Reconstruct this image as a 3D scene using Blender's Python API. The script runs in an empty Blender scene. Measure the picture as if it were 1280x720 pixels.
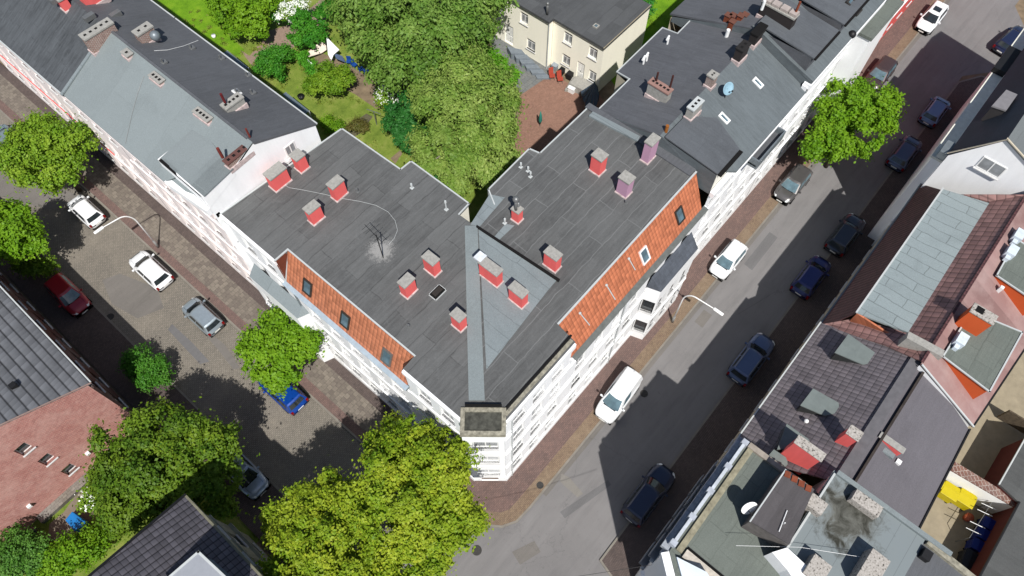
import bpy, bmesh, math, random
import numpy as np
from math import radians, sin, cos, pi, atan2, hypot, sqrt
from mathutils import Vector, Matrix

S = bpy.context.scene
COL = S.collection
# ------------------------------------------------------------------ camera, sky, sun, exposure
CAM_H = 48.0
TH = radians(28.0)          # angle off the nadir
AZ = radians(90.0 - 49.5)   # heading of the picture's up direction: X runs along the right street, Y along the left one
FPX = 890.0                 # focal length for a 1280 px wide frame
cam_d = bpy.data.cameras.new('camera'); cam = bpy.data.objects.new('camera', cam_d); COL.objects.link(cam)
cam.location = (0, 0, CAM_H)
cam_d.sensor_width = 36.0; cam_d.lens = 36.0 * FPX / 1280.0
cam_d.clip_start = 0.5; cam_d.clip_end = 2000
cam.rotation_euler = (TH, 0, AZ - pi / 2)
S.camera = cam

SUN_EL = radians(54.2); SUN_SH = radians(50.5)     # shadows run along this heading in the X/Y frame
w = bpy.data.worlds.new('World'); S.world = w; w.use_nodes = True
nt = w.node_tree; bg = nt.nodes['Background']
sky = nt.nodes.new('ShaderNodeTexSky'); sky.sky_type = 'NISHITA'; sky.sun_disc = False
sky.sun_elevation = SUN_EL
sun_az = SUN_SH + pi                                # heading towards the sun
sky.sun_rotation = (pi / 2 - sun_az)
nt.links.new(sky.outputs[0], bg.inputs[0]); bg.inputs[1].default_value = 0.072
sd = bpy.data.lights.new('sun', 'SUN'); sd.energy = 4.6; sd.angle = radians(0.53); sd.color = (1.0, 0.965, 0.91)
so = bpy.data.objects.new('sun', sd); COL.objects.link(so)
dv = Vector((cos(SUN_SH) * cos(SUN_EL), sin(SUN_SH) * cos(SUN_EL), -sin(SUN_EL)))
so.rotation_euler = dv.to_track_quat('-Z', 'Y').to_euler(); so.location = (-20, -30, 60)
S.view_settings.view_transform = 'Standard'; S.view_settings.look = 'None'
S.view_settings.exposure = 0.30; S.view_settings.gamma = 1.0
S.cycles.max_bounces = 6; S.cycles.use_denoising = True

# ------------------------------------------------------------------ survey: a picture point and its height give a place
_F = Vector((sin(TH) * cos(AZ), sin(TH) * sin(AZ), -cos(TH)))
_R = Vector((sin(AZ), -cos(AZ), 0)); _U = _R.cross(_F)
def G(x, y, z=0.0):
    d = _F * FPX + _R * (x - 640.0) + _U * (360.0 - y)
    t = (z - CAM_H) / d.z
    return Vector((d.x * t, d.y * t, z))
def GP(x, y, a, b, c):       # where the sight line meets the roof plane z = a + b X + c Y
    d = _F * FPX + _R * (x - 640.0) + _U * (360.0 - y)
    t = (a - CAM_H) / (d.z - b * d.x - c * d.y)
    return Vector((d.x * t, d.y * t, CAM_H + d.z * t))

RND = random.Random(7)
# ------------------------------------------------------------------ materials
MATS = {}
def srgbw(r, g, b, k=1.0):
    f = lambda c: (c / 12.92 if c <= 0.04045 else ((c + 0.055) / 1.055) ** 2.4)
    return (f(r / 255) / k, f(g / 255) / k, f(b / 255) / k, 1)
def srgb(r, g, b):
    k = 1.0 if r + g + b > 600 else 1.75 if r + g + b < 480 else 1.75 - 0.75 * (r + g + b - 480) / 120
    return srgbw(r, g, b, k)
class NB:
    def __init__(s, name):
        s.m = bpy.data.materials.new(name); s.m.use_nodes = True; s.t = s.m.node_tree
        s.b = s.t.nodes['Principled BSDF']; s.geo = None
    def n(s, typ, **kw):
        q = s.t.nodes.new(typ)
        for k, v in kw.items(): setattr(q, k, v)
        return q
    def l(s, a, b): s.t.links.new(a, b)
    def pos(s, scale=(1, 1, 1), rot=0.0, rotx=0.0):
        if s.geo is None: s.geo = s.n('ShaderNodeTexCoord')
        mp = s.n('ShaderNodeMapping'); mp.inputs['Scale'].default_value = scale
        mp.inputs['Rotation'].default_value = (rotx, 0, rot)
        s.l(s.geo.outputs['Object'], mp.inputs[0]); return mp.outputs[0]
    def noise(s, vec, scale, detail=4, rough=0.6, dist=0.0):
        q = s.n('ShaderNodeTexNoise'); q.inputs['Scale'].default_value = scale; q.inputs['Detail'].default_value = detail
        q.inputs['Roughness'].default_value = rough; q.inputs['Distortion'].default_value = dist
        s.l(vec, q.inputs['Vector']); return q.outputs['Fac']
    def ramp(s, fac, stops):
        q = s.n('ShaderNodeValToRGB'); e = q.color_ramp.elements
        while len(e) < len(stops): e.new(0.5)
        for i, (p, c) in enumerate(stops): e[i].position = p; e[i].color = c if len(c) == 4 else (*c, 1)
        s.l(fac, q.inputs[0]); return q.outputs[0]
    def mix(s, fac, a, b, mode='MIX'):
        q = s.n('ShaderNodeMix', data_type='RGBA', blend_type=mode)
        for i, v in ((0, fac), (6, a), (7, b)):
            if isinstance(v, (int, float)): q.inputs[i].default_value = v
            elif isinstance(v, tuple): q.inputs[i].default_value = v if len(v) == 4 else (*v, 1)
            else: s.l(v, q.inputs[i])
        return q.outputs[2]
    def math(s, op, a, b=0.0):
        q = s.n('ShaderNodeMath', operation=op)
        for i, v in ((0, a), (1, b)):
            if isinstance(v, (int, float)): q.inputs[i].default_value = v
            else: s.l(v, q.inputs[i])
        return q.outputs[0]
    def bump(s, h, strength=0.3, dist=0.02):
        q = s.n('ShaderNodeBump'); q.inputs['Strength'].default_value = strength; q.inputs['Distance'].default_value = dist
        s.l(h, q.inputs['Height']); s.l(q.outputs[0], s.b.inputs['Normal'])
    def out(s, col, rough=0.8, spec=0.3, metal=0.0):
        if isinstance(col, tuple): s.b.inputs['Base Color'].default_value = col if len(col) == 4 else (*col, 1)
        else: s.l(col, s.b.inputs['Base Color'])
        if isinstance(rough, (int, float)): s.b.inputs['Roughness'].default_value = rough
        else: s.l(rough, s.b.inputs['Roughness'])
        s.b.inputs['Specular IOR Level'].default_value = spec; s.b.inputs['Metallic'].default_value = metal
        return s.m
def srgbg(r, g, b): return srgbw(r, g, b, 1.2)
def srgba(r, g, b): return srgbw(r, g, b, 1.36)
def sc(c, k): return (min(1, c[0] * k), min(1, c[1] * k), min(1, c[2] * k), 1)

def m_plain(name, col, rough=0.7, spec=0.3, metal=0.0, var=0.12, scale=3.0):
    if name in MATS: return MATS[name]
    b = NB(name); n = b.noise(b.pos(), scale, 5)
    c = b.ramp(n, [(0.3, sc(col, 1 - var)), (0.7, sc(col, 1 + var))])
    MATS[name] = b.out(c, rough, spec, metal); return MATS[name]

def m_bitumen(name, col, along='x', w=1.0, lng=5.0, joint=0.55, streak=0.5, light=1.9, slopeaxis=None, rough=0.75, stain=None, var=.28):
    """roofing felt in overlapping lengths: joint lines, per-sheet tone, streaks along the sheets, pale blotches"""
    b = NB(name)
    rot = 0.0 if along == 'x' else -pi / 2
    v = b.pos((1, 1, 1), rot)
    br = b.n('ShaderNodeTexBrick'); br.offset = 0.43; br.squash = 1.0
    br.inputs['Color1'].default_value = (.9 - var, .9 - var, .9 - var, 1); br.inputs['Color2'].default_value = (.9 + var, .9 + var, .9 + var, 1)
    br.inputs['Mortar'].default_value = (joint, joint, joint, 1)
    br.inputs['Scale'].default_value = 1.0; br.inputs['Mortar Size'].default_value = 0.03; br.inputs['Mortar Smooth'].default_value = 0.3
    br.inputs['Brick Width'].default_value = lng; br.inputs['Row Height'].default_value = w
    wob = b.noise(b.pos(), 0.8, 2)
    va = b.n('ShaderNodeVectorMath', operation='SCALE'); b.l(wob, va.inputs[0]); va.inputs[3].default_value = 0.3
    vb = b.n('ShaderNodeVectorMath', operation='ADD'); b.l(v, vb.inputs[0]); b.l(va.outputs[0], vb.inputs[1])
    b.l(vb.outputs[0], br.inputs['Vector'])
    b4 = b.n('ShaderNodeTexBrick'); b4.offset = .37; b4.inputs['Color1'].default_value = (.82, .82, .82, 1); b4.inputs['Color2'].default_value = (1.14, 1.14, 1.13, 1); b4.inputs['Mortar'].default_value = (.9, .9, .9, 1); b4.inputs['Mortar Size'].default_value = .012
    b4.inputs['Scale'].default_value = 1.0; b4.inputs['Brick Width'].default_value = lng * .37; b4.inputs['Row Height'].default_value = w * 2.35; b.l(b.pos((1, 1, 1), rot), b4.inputs['Vector'])
    st = b.noise(b.pos((0.35, 4.0, 1) if along == 'x' else (4.0, 0.35, 1)), 1.6, 6, 0.7)
    bl = b.noise(b.pos(), 0.33, 5, 0.62, 0.4)
    fine = b.noise(b.pos(), 22.0, 3, 0.7)
    c = b.mix(1.0, (*col[:3], 1), br.outputs[0], 'MULTIPLY')
    if var > .2: c = b.mix(1.0, c, b4.outputs[0], 'MULTIPLY')
    c = b.mix(b.ramp(st, [(0.35, (0, 0, 0)), (0.75, (streak, streak, streak))]), c, sc(col, light))
    c = b.mix(b.ramp(bl, [(0.5, (0, 0, 0)), (0.78, (0.55, 0.55, 0.55))]), c, sc(col, light * 0.9))
    c = b.mix(b.ramp(bl, [(0.22, (0.6,) * 3), (0.45, (0, 0, 0))]), c, sc(col, 0.5))
    b2 = b.noise(b.pos(), 1.5, 6, 0.75, 1.2); c = b.mix(b.ramp(b2, [(0.56, (0, 0, 0)), (0.64, (.3,) * 3), (.68, (.05,) * 3)]), c, sc(col, light * 1.05)); b3 = b.noise(b.pos(), 0.75, 7, 0.8, 2.0); c = b.mix(b.ramp(b3, [(0.3, (.45,) * 3), (0.4, (0,) * 3)]), c, sc(col, .6))
    c = b.mix(0.35, c, b.ramp(fine, [(0.3, sc(col, 0.6)), (0.7, sc(col, 1.5))]))
    if stain:                       # white droppings round the foot of the aerial
        di = b.n('ShaderNodeVectorMath', operation='DISTANCE'); b.l(b.pos(), di.inputs[0]); di.inputs[1].default_value = stain
        k_ = b.math('ADD', b.math('MULTIPLY', di.outputs['Value'], 0.33), b.noise(b.pos(), 4.5, 8, 0.85, 0.8))
        c = b.mix(b.ramp(k_, [(0.62, (.75,) * 3), (0.78, (0,) * 3)]), c, (0.30, 0.295, 0.285))
    b.bump(b.math('ADD', b.math('MULTIPLY', st, 0.5), b.math('ADD', fine, b.math('MULTIPLY', bl, 2.0))), 0.25, 0.03)
    MATS[name] = b.out(c, rough, 0.3); return MATS[name]

def m_tiles(name, col, colaxis='x', cw=0.30, rh=0.36, light=1.35, gap=0.35, blotch=0.4, blotchcol=None, cg=None):
    """pantiles: columns running down the slope, rows across it.  colaxis = axis ALONG which the columns repeat"""
    b = NB(name); co = b.n('ShaderNodeTexCoord'); sx = b.n('ShaderNodeSeparateXYZ'); b.l(co.outputs['Object'], sx.inputs[0])
    A = sx.outputs[0 if colaxis == 'x' else 1]; B = sx.outputs[1 if colaxis == 'x' else 0]
    d = b.math('ADD', b.math('ABSOLUTE', B), sx.outputs[2])          # runs down the slope
    ca = b.math('FRACT', b.math('DIVIDE', A, cw)); cb = b.math('FRACT', b.math('DIVIDE', d, rh))
    colm = b.math('SINE', b.math('MULTIPLY', ca, pi))                 # 0 in the troughs
    ct = b.ramp(colm, [(0.05, ((cg or gap),) * 3), (0.45, (1, 1, 1))])
    rt = b.ramp(cb, [(0.0, (gap, gap, gap)), (0.16, (0.92, 0.92, 0.92)), (1.0, (1.08, 1.08, 1.08))])
    wn = b.n('ShaderNodeTexWhiteNoise', noise_dimensions='2D'); cv = b.n('ShaderNodeCombineXYZ')
    b.l(b.math('FLOOR', b.math('DIVIDE', A, cw)), cv.inputs[0]); b.l(b.math('FLOOR', b.math('DIVIDE', d, rh)), cv.inputs[1])
    b.l(cv.outputs[0], wn.inputs['Vector'])
    c = b.ramp(wn.outputs['Value'], [(0.0, sc(col, 0.78)), (1.0, sc(col, 1.22))])
    n = b.noise(b.pos(), 0.7, 5, 0.65)
    c = b.mix(b.ramp(n, [(0.42, (0, 0, 0)), (0.7, (blotch,) * 3)]), c, blotchcol or sc(col, light))
    c = b.mix(1.0, c, ct, 'MULTIPLY'); c = b.mix(1.0, c, rt, 'MULTIPLY')
    b.bump(b.math('ADD', colm, cb), 0.6, 0.035)
    MATS[name] = b.out(c, 0.7, 0.3); return MATS[name]

def m_bricks(name, c1, c2, mortar, bw=0.2, bh=0.1, rot=0.0, blot=(0.3, 0.3, 0.3, 1), bk=0.4, vertical=None, bscale=0.5, ms=0.012, extra=None):
    b = NB(name); v = b.pos((1, 1, 1), rot)
    if vertical:
        co = b.n('ShaderNodeTexCoord'); sx = b.n('ShaderNodeSeparateXYZ'); b.l(co.outputs['Object'], sx.inputs[0])
        cv = b.n('ShaderNodeCombineXYZ'); b.l(b.math('ADD', sx.outputs[0], sx.outputs[1]), cv.inputs[0]); b.l(sx.outputs[2], cv.inputs[1]); v = cv.outputs[0]
    br = b.n('ShaderNodeTexBrick'); br.inputs['Color1'].default_value = c1; br.inputs['Color2'].default_value = c2; br.inputs['Mortar'].default_value = mortar
    br.inputs['Scale'].default_value = 1.0; br.inputs['Mortar Size'].default_value = ms; br.inputs['Brick Width'].default_value = bw; br.inputs['Row Height'].default_value = bh
    br.inputs['Bias'].default_value = 0.0
    b.l(v, br.inputs['Vector'])
    n = b.noise(b.pos(), bscale, 6, 0.65); n2 = b.noise(b.pos(), 6.0, 4, 0.7); n3 = b.noise(b.pos(), 1.9, 4, 0.7)
    c = b.mix(b.ramp(n, [(0.42, (0, 0, 0)), (0.72, (bk,) * 3)]), br.outputs[0], blot)
    c = b.mix(b.ramp(n3, [(0.45, (0, 0, 0)), (0.75, (0.45,) * 3)]), c, extra or sc(c1, 0.62))
    c = b.mix(0.5, c, b.ramp(n2, [(0.25, (0.55, 0.55, 0.55)), (0.75, (1.35, 1.33, 1.3))]), 'MULTIPLY')
    b.bump(b.math('ADD', br.outputs['Fac'], n2), -0.2, 0.02)
    MATS[name] = b.out(c, 0.88, 0.2); return MATS[name]

def m_asphalt(name, col, crack=0.5, patch=0.35):
    b = NB(name); p = b.pos()
    fine = b.noise(p, 40, 3, 0.8); big = b.noise(p, 0.16, 5, 0.6, 0.5); mid = b.noise(b.pos((0.25, 1.3, 1)), 0.9, 5, 0.65)
    vo = b.n('ShaderNodeTexVoronoi', feature='DISTANCE_TO_EDGE'); vo.inputs['Scale'].default_value = 0.16
    wv = b.n('ShaderNodeVectorMath', operation='SCALE'); b.l(b.noise(p, 0.9, 6, 0.7), wv.inputs[0]); wv.inputs[3].default_value = 3.2
    ad = b.n('ShaderNodeVectorMath', operation='ADD'); b.l(p, ad.inputs[0]); b.l(wv.outputs[0], ad.inputs[1]); b.l(ad.outputs[0], vo.inputs['Vector'])
    c = b.ramp(fine, [(0.2, sc(col, 0.7)), (0.8, sc(col, 1.35))])
    c = b.mix(b.ramp(big, [(0.4, (0, 0, 0)), (0.65, (patch,) * 3)]), c, sc(col, 1.55))
    c = b.mix(b.ramp(mid, [(0.25, (0.4,) * 3), (0.5, (0, 0, 0))]), c, sc(col, 0.62))
    c = b.mix(b.ramp(vo.outputs['Distance'], [(0.0, (crack * .8,) * 3), (0.004, (0, 0, 0))]), c, sc(col, 0.45))
    st = b.noise(b.pos((.12, 2.2, 1)), .8, 5, .6); c = b.mix(b.ramp(st, [(.5, (0,) * 3), (.75, (.45,) * 3)]), c, sc(col, 1.4))
    sp = b.noise(p, 3.0, 4, .7); c = b.mix(b.ramp(sp, [(.62, (0,) * 3), (.72, (.4,) * 3)]), c, sc(col, .6))
    b.bump(fine, 0.3, 0.01)
    MATS[name] = b.out(c, 0.85, 0.25); return MATS[name]

def m_grass(name, c1, c2, c3):
    b = NB(name); p = b.pos(); n1 = b.noise(p, 0.7, 6, 0.7); n2 = b.noise(p, 14, 4, 0.8)
    c = b.ramp(n1, [(0.25, c1), (0.5, c2), (0.8, c3)])
    c = b.mix(0.6, c, b.ramp(n2, [(0.25, (0.45, 0.45, 0.45)), (0.75, (1.4, 1.4, 1.3))]), 'MULTIPLY')
    b.bump(n2, 0.8, 0.06); MATS[name] = b.out(c, 0.9, 0.15); return MATS[name]

def m_plaster(name, col, dirt=0.25, streak=True):
    b = NB(name); n = b.noise(b.pos((1, 1, 0.18)), 1.6, 5, 0.65); n2 = b.noise(b.pos(), 12, 3)
    c = b.ramp(n, [(0.35, sc(col, 1 - dirt)), (0.6, col)])
    c = b.mix(0.15, c, b.ramp(n2, [(0.3, sc(col, 0.8)), (0.7, col)]))
    b.bump(n2, 0.15, 0.01); MATS[name] = b.out(c, 0.85, 0.2); return MATS[name]

def m_leaf(name, c1, c2, c3, trans=0.36):
    b = NB(name); t = b.t
    at = b.n('ShaderNodeAttribute', attribute_name='tint')
    n = b.noise(b.pos(), 0.55, 4, 0.6)
    c = b.ramp(at.outputs['Fac'], [(0.0, c1), (0.55, c2), (1.0, c3)])
    c = b.mix(b.ramp(n, [(0.4, (0, 0, 0)), (0.65, (0.45,) * 3)]), c, c3)
    df = b.n('ShaderNodeBsdfPrincipled'); df.inputs['Roughness'].default_value = 0.55; df.inputs['Specular IOR Level'].default_value = 0.25
    tr = b.n('ShaderNodeBsdfTranslucent'); mx = b.n('ShaderNodeMixShader'); mx.inputs[0].default_value = trans
    b.l(c, df.inputs['Base Color']); b.l(c, tr.inputs['Color']); b.l(df.outputs[0], mx.inputs[1]); b.l(tr.outputs[0], mx.inputs[2])
    b.l(mx.outputs[0], t.nodes['Material Output'].inputs['Surface'])
    t.nodes.remove(b.b); MATS[name] = b.m; return b.m

def m_paint(name, col, metal=0.0):
    if name in MATS: return MATS[name]
    b = NB(name); m = b.out(col, 0.32, 0.5, metal)
    n = b.noise(b.pos(), 5.0, 4)
    b.l(b.ramp(n, [(0.3, sc(col, 0.9)), (0.8, sc(col, 1.06))]), b.b.inputs['Base Color'])
    b.b.inputs['Coat Weight'].default_value = 0.6; b.b.inputs['Coat Roughness'].default_value = 0.08
    MATS[name] = m; return m
def m_glass(name, col, rough=0.06):
    b = NB(name); n = b.noise(b.pos(), 1.2, 3)
    MATS[name] = b.out(b.ramp(n, [(0.35, sc(col, 0.7)), (0.7, sc(col, 1.4))]), rough, 0.7); return MATS[name]

BIT = m_bitumen('bitumen_dark_left_wing', srgbw(98, 99, 99, 1.45), 'x', 1.0, 9.0, 0.3, .6, 2.1, stain=tuple(G(476, 313, 13.3)))
BITY = m_bitumen('bitumen_dark_right_wing', srgbw(94, 95, 95, 1.45), 'x', 1.0, 5.5, 2.2, 0.7, 2.1)
BITS = m_bitumen('bitumen_slate_grey', srgbw(98, 100, 105, 1.45), 'y', 1.1, 9.0, 0.8, 0.55, 1.8, var=.1)
BITF = m_bitumen('bitumen_front_slope', srgb(112, 120, 124), 'y', 1.1, 12.0, 0.85, 0.8, 1.7, var=.1)
BITC = m_bitumen('bitumen_charcoal', srgbw(86, 88, 92, 1.1), 'x', 1.6, 16.0, 0.75, 0.5, 1.7, var=.1)
BITF2 = m_bitumen('bitumen_dormer_fields', srgbw(100, 104, 109, 1.55), 'y', 1.2, 6.0, 0.8, 0.5, 1.7, var=.1)
SLATY = m_bitumen('felt_strips_streaked', srgb(84, 88, 92), 'x', 0.45, 1.6, 0.55, 0.9, 2.3)
PALE = m_bitumen('felt_pale_blue_grey', srgbw(150, 160, 162, 1.6), 'x', 2.6, 14.0, 0.8, 0.25, 1.15, var=.05)
METAL = m_bitumen('sheet_metal_blue_grey', srgbw(148, 158, 161, 1.55), 'y', 0.95, 6.5, 0.5, 0.35, 1.2, rough=0.5, var=.1)
METALR = m_bitumen('sheet_metal_raised_seams', srgbw(154, 166, 168, 1.35), 'y', 0.72, 2.6, 0.25, 0.2, 1.1, rough=0.5, var=.06)
GREENF = m_bitumen('felt_green_grey', srgbw(120, 127, 120, 1.6), 'x', 1.05, 1.5, 0.55, 0.6, 1.35, var=.1)
ORANGE_Y = m_tiles('orange_tiles_left', srgbw(192, 122, 90, 1.2), 'y', 0.27, 0.40, 1.12, 0.66, 0.5)
ORANGE_X = m_tiles('orange_tiles_right', srgbw(198, 120, 86, 1.3), 'x', 0.27, 0.40, 1.12, 0.66, 0.5)
BROWN_T = m_tiles('brown_tiles', srgbw(140, 108, 104), 'x', 0.42, 0.62, 1.3, 0.22, 0.45, srgbw(160, 122, 116), cg=.55)
BROWN_D = m_tiles('dark_brown_tiles', srgbw(84, 54, 56), 'x', 0.3, 0.3, 1.2, 0.45, 0.2)
DARK_T = m_tiles('anthracite_tiles', srgbw(108, 102, 106), 'x', 0.26, 0.52, 1.3, 0.26, 0.5, srgbw(128, 120, 122), cg=.68)
DARK_Y = m_tiles('anthracite_tiles_left', srgbw(82, 80, 86), 'y', 0.34, 0.40, 1.25, 0.22, 0.3)
SLATE_Y = m_tiles('grey_ribbed_tiles', srgbw(104, 106, 110), 'x', 0.50, 0.33, 1.25, 0.85, 0.5, cg=.2)
RED_Y = m_tiles('weathered_red_tiles', srgbw(176, 112, 106), 'y', 0.2, 0.16, 1.4, 0.62, 0.9, srgbw(196, 156, 148))
PINKR = m_tiles('faded_pink_roofing', srgbw(132, 104, 101), 'x', 0.9, 7.3, 1.15, 0.985, 0.8, srgbw(150, 128, 124))
GREYR = m_bitumen('felt_purple_grey', srgbw(112, 109, 115, 1.55), 'x', 1.2, 30, 0.92, 0.45, 1.35, var=.03)
WHITE = m_plaster('white_render', srgb(236, 237, 238), 0.07)
WHITE2 = m_plaster('cream_white_render', srgb(238, 234, 222), 0.12)
PINKW = m_plaster('pink_white_render', srgb(240, 230, 228), 0.1)
PINK = m_plaster('salmon_render', srgbw(214, 96, 92, 1.1), 0.1)
CREAM = m_plaster('cream_render', srgb(250, 246, 230), 0.04)
GREENW = m_plaster('pale_green_render', srgbw(150, 152, 138, 1.1), 0.3)
BEIGE = m_plaster('beige_render', srgbw(196, 186, 166, 1.1), 0.15)
SILL = m_plain('window_sill_stone', srgb(196, 196, 196), 0.7)
TRIM = m_plain('white_trim', srgbw(176, 180, 180), 0.5, var=0.06)
ZINC = m_plain('zinc', srgb(150, 160, 166), 0.45, 0.5, 0.3)
FRAMEW = m_plain('white_window_frame', srgb(222, 222, 220), 0.4, var=0.03)
FRAMED = m_plain('dark_window_frame', srgb(70, 66, 62), 0.4)
PANE = m_glass('window_glass', (0.035, 0.04, 0.045, 1)); PANEC = m_glass('window_glass_with_curtain', (0.24, 0.25, 0.26, 1), .12)
PANEL = m_glass('roof_window_glass', (0.09, 0.14, 0.17, 1))
DARKM = m_plain('black_metal', srgb(38, 38, 40), 0.5)
GREYM = m_plain('grey_metal', srgb(150, 152, 152), 0.4, 0.5, 0.4)
WHM = m_plain('white_metal', srgb(225, 226, 226), 0.4)
RUST = m_plain('rusty_clay', srgb(150, 78, 52), 0.8, var=0.3)
REDP = m_plaster('painted_brick_red', srgbw(220, 100, 98, 1.0), 0.14)
FLASH = m_plain('base_flashing', srgbw(176, 160, 158), .8, var=.35, scale=5)
PURP = m_plaster('painted_brick_mauve', srgbw(188, 148, 172, 1.1), 0.10)
ORP = m_plaster('painted_orange', srgbw(206, 94, 50, 1.1), 0.08)
BRICKC = m_bricks('chimney_brick', srgb(150, 100, 88), srgb(176, 130, 116), srgb(190, 186, 178), 0.24, 0.08, vertical=True)
CONC = m_plain('concrete_cap', srgb(176, 174, 168), 0.85, var=0.18, scale=7)
def _unused(): pass
def _terr():
    b = NB('pocked_concrete'); n = b.noise(b.pos(), 11.0, 3, 0.5)
    c = b.ramp(n, [(0.33, srgb(70, 66, 62)), (0.39, srgb(178, 172, 164)), (0.8, srgb(198, 192, 186))]); MATS['p'] = b.out(c, 0.9, 0.2); return b.m
POCK = _terr()
DIRTY = m_plain('mossy_stone', srgbw(136, 132, 118), 0.9, var=0.45, scale=5)
HOLE = m_plain('soot_and_shade_black', srgb(22, 21, 21), 0.95)
ASPH = m_asphalt('asphalt_grey', srgba(126, 124, 124))
ASPHW = m_asphalt('asphalt_brownish', srgba(118, 114, 110))
COBB = m_bricks('cobble_setts', srgbg(140, 134, 125), srgbg(124, 119, 111), srgbg(101, 97, 91), 0.17, 0.12, 0.0, srgbg(150, 142, 130), 0.5, bscale=0.35, ms=0.02)
SWR = m_bricks('red_brown_pavers', srgbg(126, 104, 98), srgbg(110, 92, 88), srgbg(90, 78, 74), 0.22, 0.11, 0.0, srgbg(128, 104, 98), 0.5, bscale=0.8, extra=srgbg(96, 84, 82))
SWS = m_bricks('sandy_clinker', srgbg(140, 120, 100), srgbg(128, 108, 92), srgbg(104, 92, 80), 0.2, 0.1, 0.0, srgbg(150, 134, 114), 0.5)
SLAB = m_bricks('pavement_slabs', srgbg(134, 126, 116), srgbg(108, 100, 94), srgbg(88, 82, 76), 0.35, 0.35, 0.0, srgbg(126, 118, 108), 0.3, ms=0.01)
SWD = m_bricks('dark_border_setts', srgbg(104, 92, 88), srgbg(90, 80, 78), srgbg(70, 64, 62), 0.12, 0.12, 0.0, srgbg(112, 100, 96), 0.3)
COURT = m_bricks('courtyard_bricks', srgbg(156, 120, 104), srgbg(140, 106, 92), srgbg(124, 102, 92), 0.2, 0.1, 0.4, srgbg(160, 124, 108), 0.5)
KERB = m_plain('kerb_stone', srgb(156, 150, 140), 0.85, var=0.15, scale=2)
GRASS = m_grass('lawn_bright', srgbw(70, 108, 20), srgbw(102, 142, 28), srgbw(132, 160, 44))
GRASSW = m_grass('lawn_weedy', srgbw(74, 96, 34), srgbw(112, 130, 54), srgbw(148, 148, 86))
DIRT = m_plain('bare_earth', srgb(150, 132, 108), 0.95, var=0.3, scale=1.5)
PATHP = m_plain('pinkish_gravel', srgb(172, 148, 132), 0.95, var=0.15, scale=4)
SANDC = m_plain('yard_concrete', srgb(178, 166, 142), 0.9, var=0.15, scale=1.4)
LF_YEL = m_leaf('leaves_yellow_green', srgbw(78, 118, 22), srgbw(124, 154, 32), srgbw(182, 188, 58))
LF_BRI = m_leaf('leaves_bright_green', srgbw(72, 118, 18), srgbw(104, 148, 24), srgbw(132, 168, 40))
LF_MID = m_leaf('leaves_mid_green', srgbw(70, 112, 22), srgbw(106, 144, 32), srgbw(146, 172, 54))
LF_WIL = m_leaf('leaves_light_grey_green', srgbw(78, 112, 40), srgbw(118, 150, 60), srgbw(166, 182, 100))
LF_DRK = m_leaf('leaves_olive_green', srgbw(48, 84, 18), srgbw(82, 116, 26), srgbw(124, 146, 40), 0.3)
LF_GRD = m_leaf('leaves_grey_green', srgbw(64, 100, 34), srgbw(98, 136, 50), srgbw(142, 166, 84), 0.35)
LF_FIR = m_leaf('leaves_fir_green', srgbw(30, 80, 30), srgbw(44, 104, 40), srgbw(64, 126, 56), 0.3)
BARK = m_plain('bark', srgb(92, 82, 70), 0.95, var=0.3, scale=6)
BARKL = m_plain('pale_bark', srgb(150, 144, 130), 0.95, var=0.25, scale=6)
RUB = m_plain('tyre_rubber', srgb(28, 28, 29), 0.8)
RIM = m_plain('alloy_rim', srgb(140, 142, 145), 0.35, 0.5, 0.6)
CGL = m_glass('car_glass', (0.02, 0.026, 0.03, 1), 0.04)
CGLB = m_glass('car_glass_bright', (0.10, 0.16, 0.19, 1), 0.05)
LAMPW = m_plain('headlight_lens', srgb(210, 214, 216), 0.15, 0.6)
LAMPR = m_plain('tail_light_lens', srgb(150, 16, 18), 0.2, 0.5)
PLATE = m_plain('number_plate', srgb(225, 225, 220), 0.5)

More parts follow.
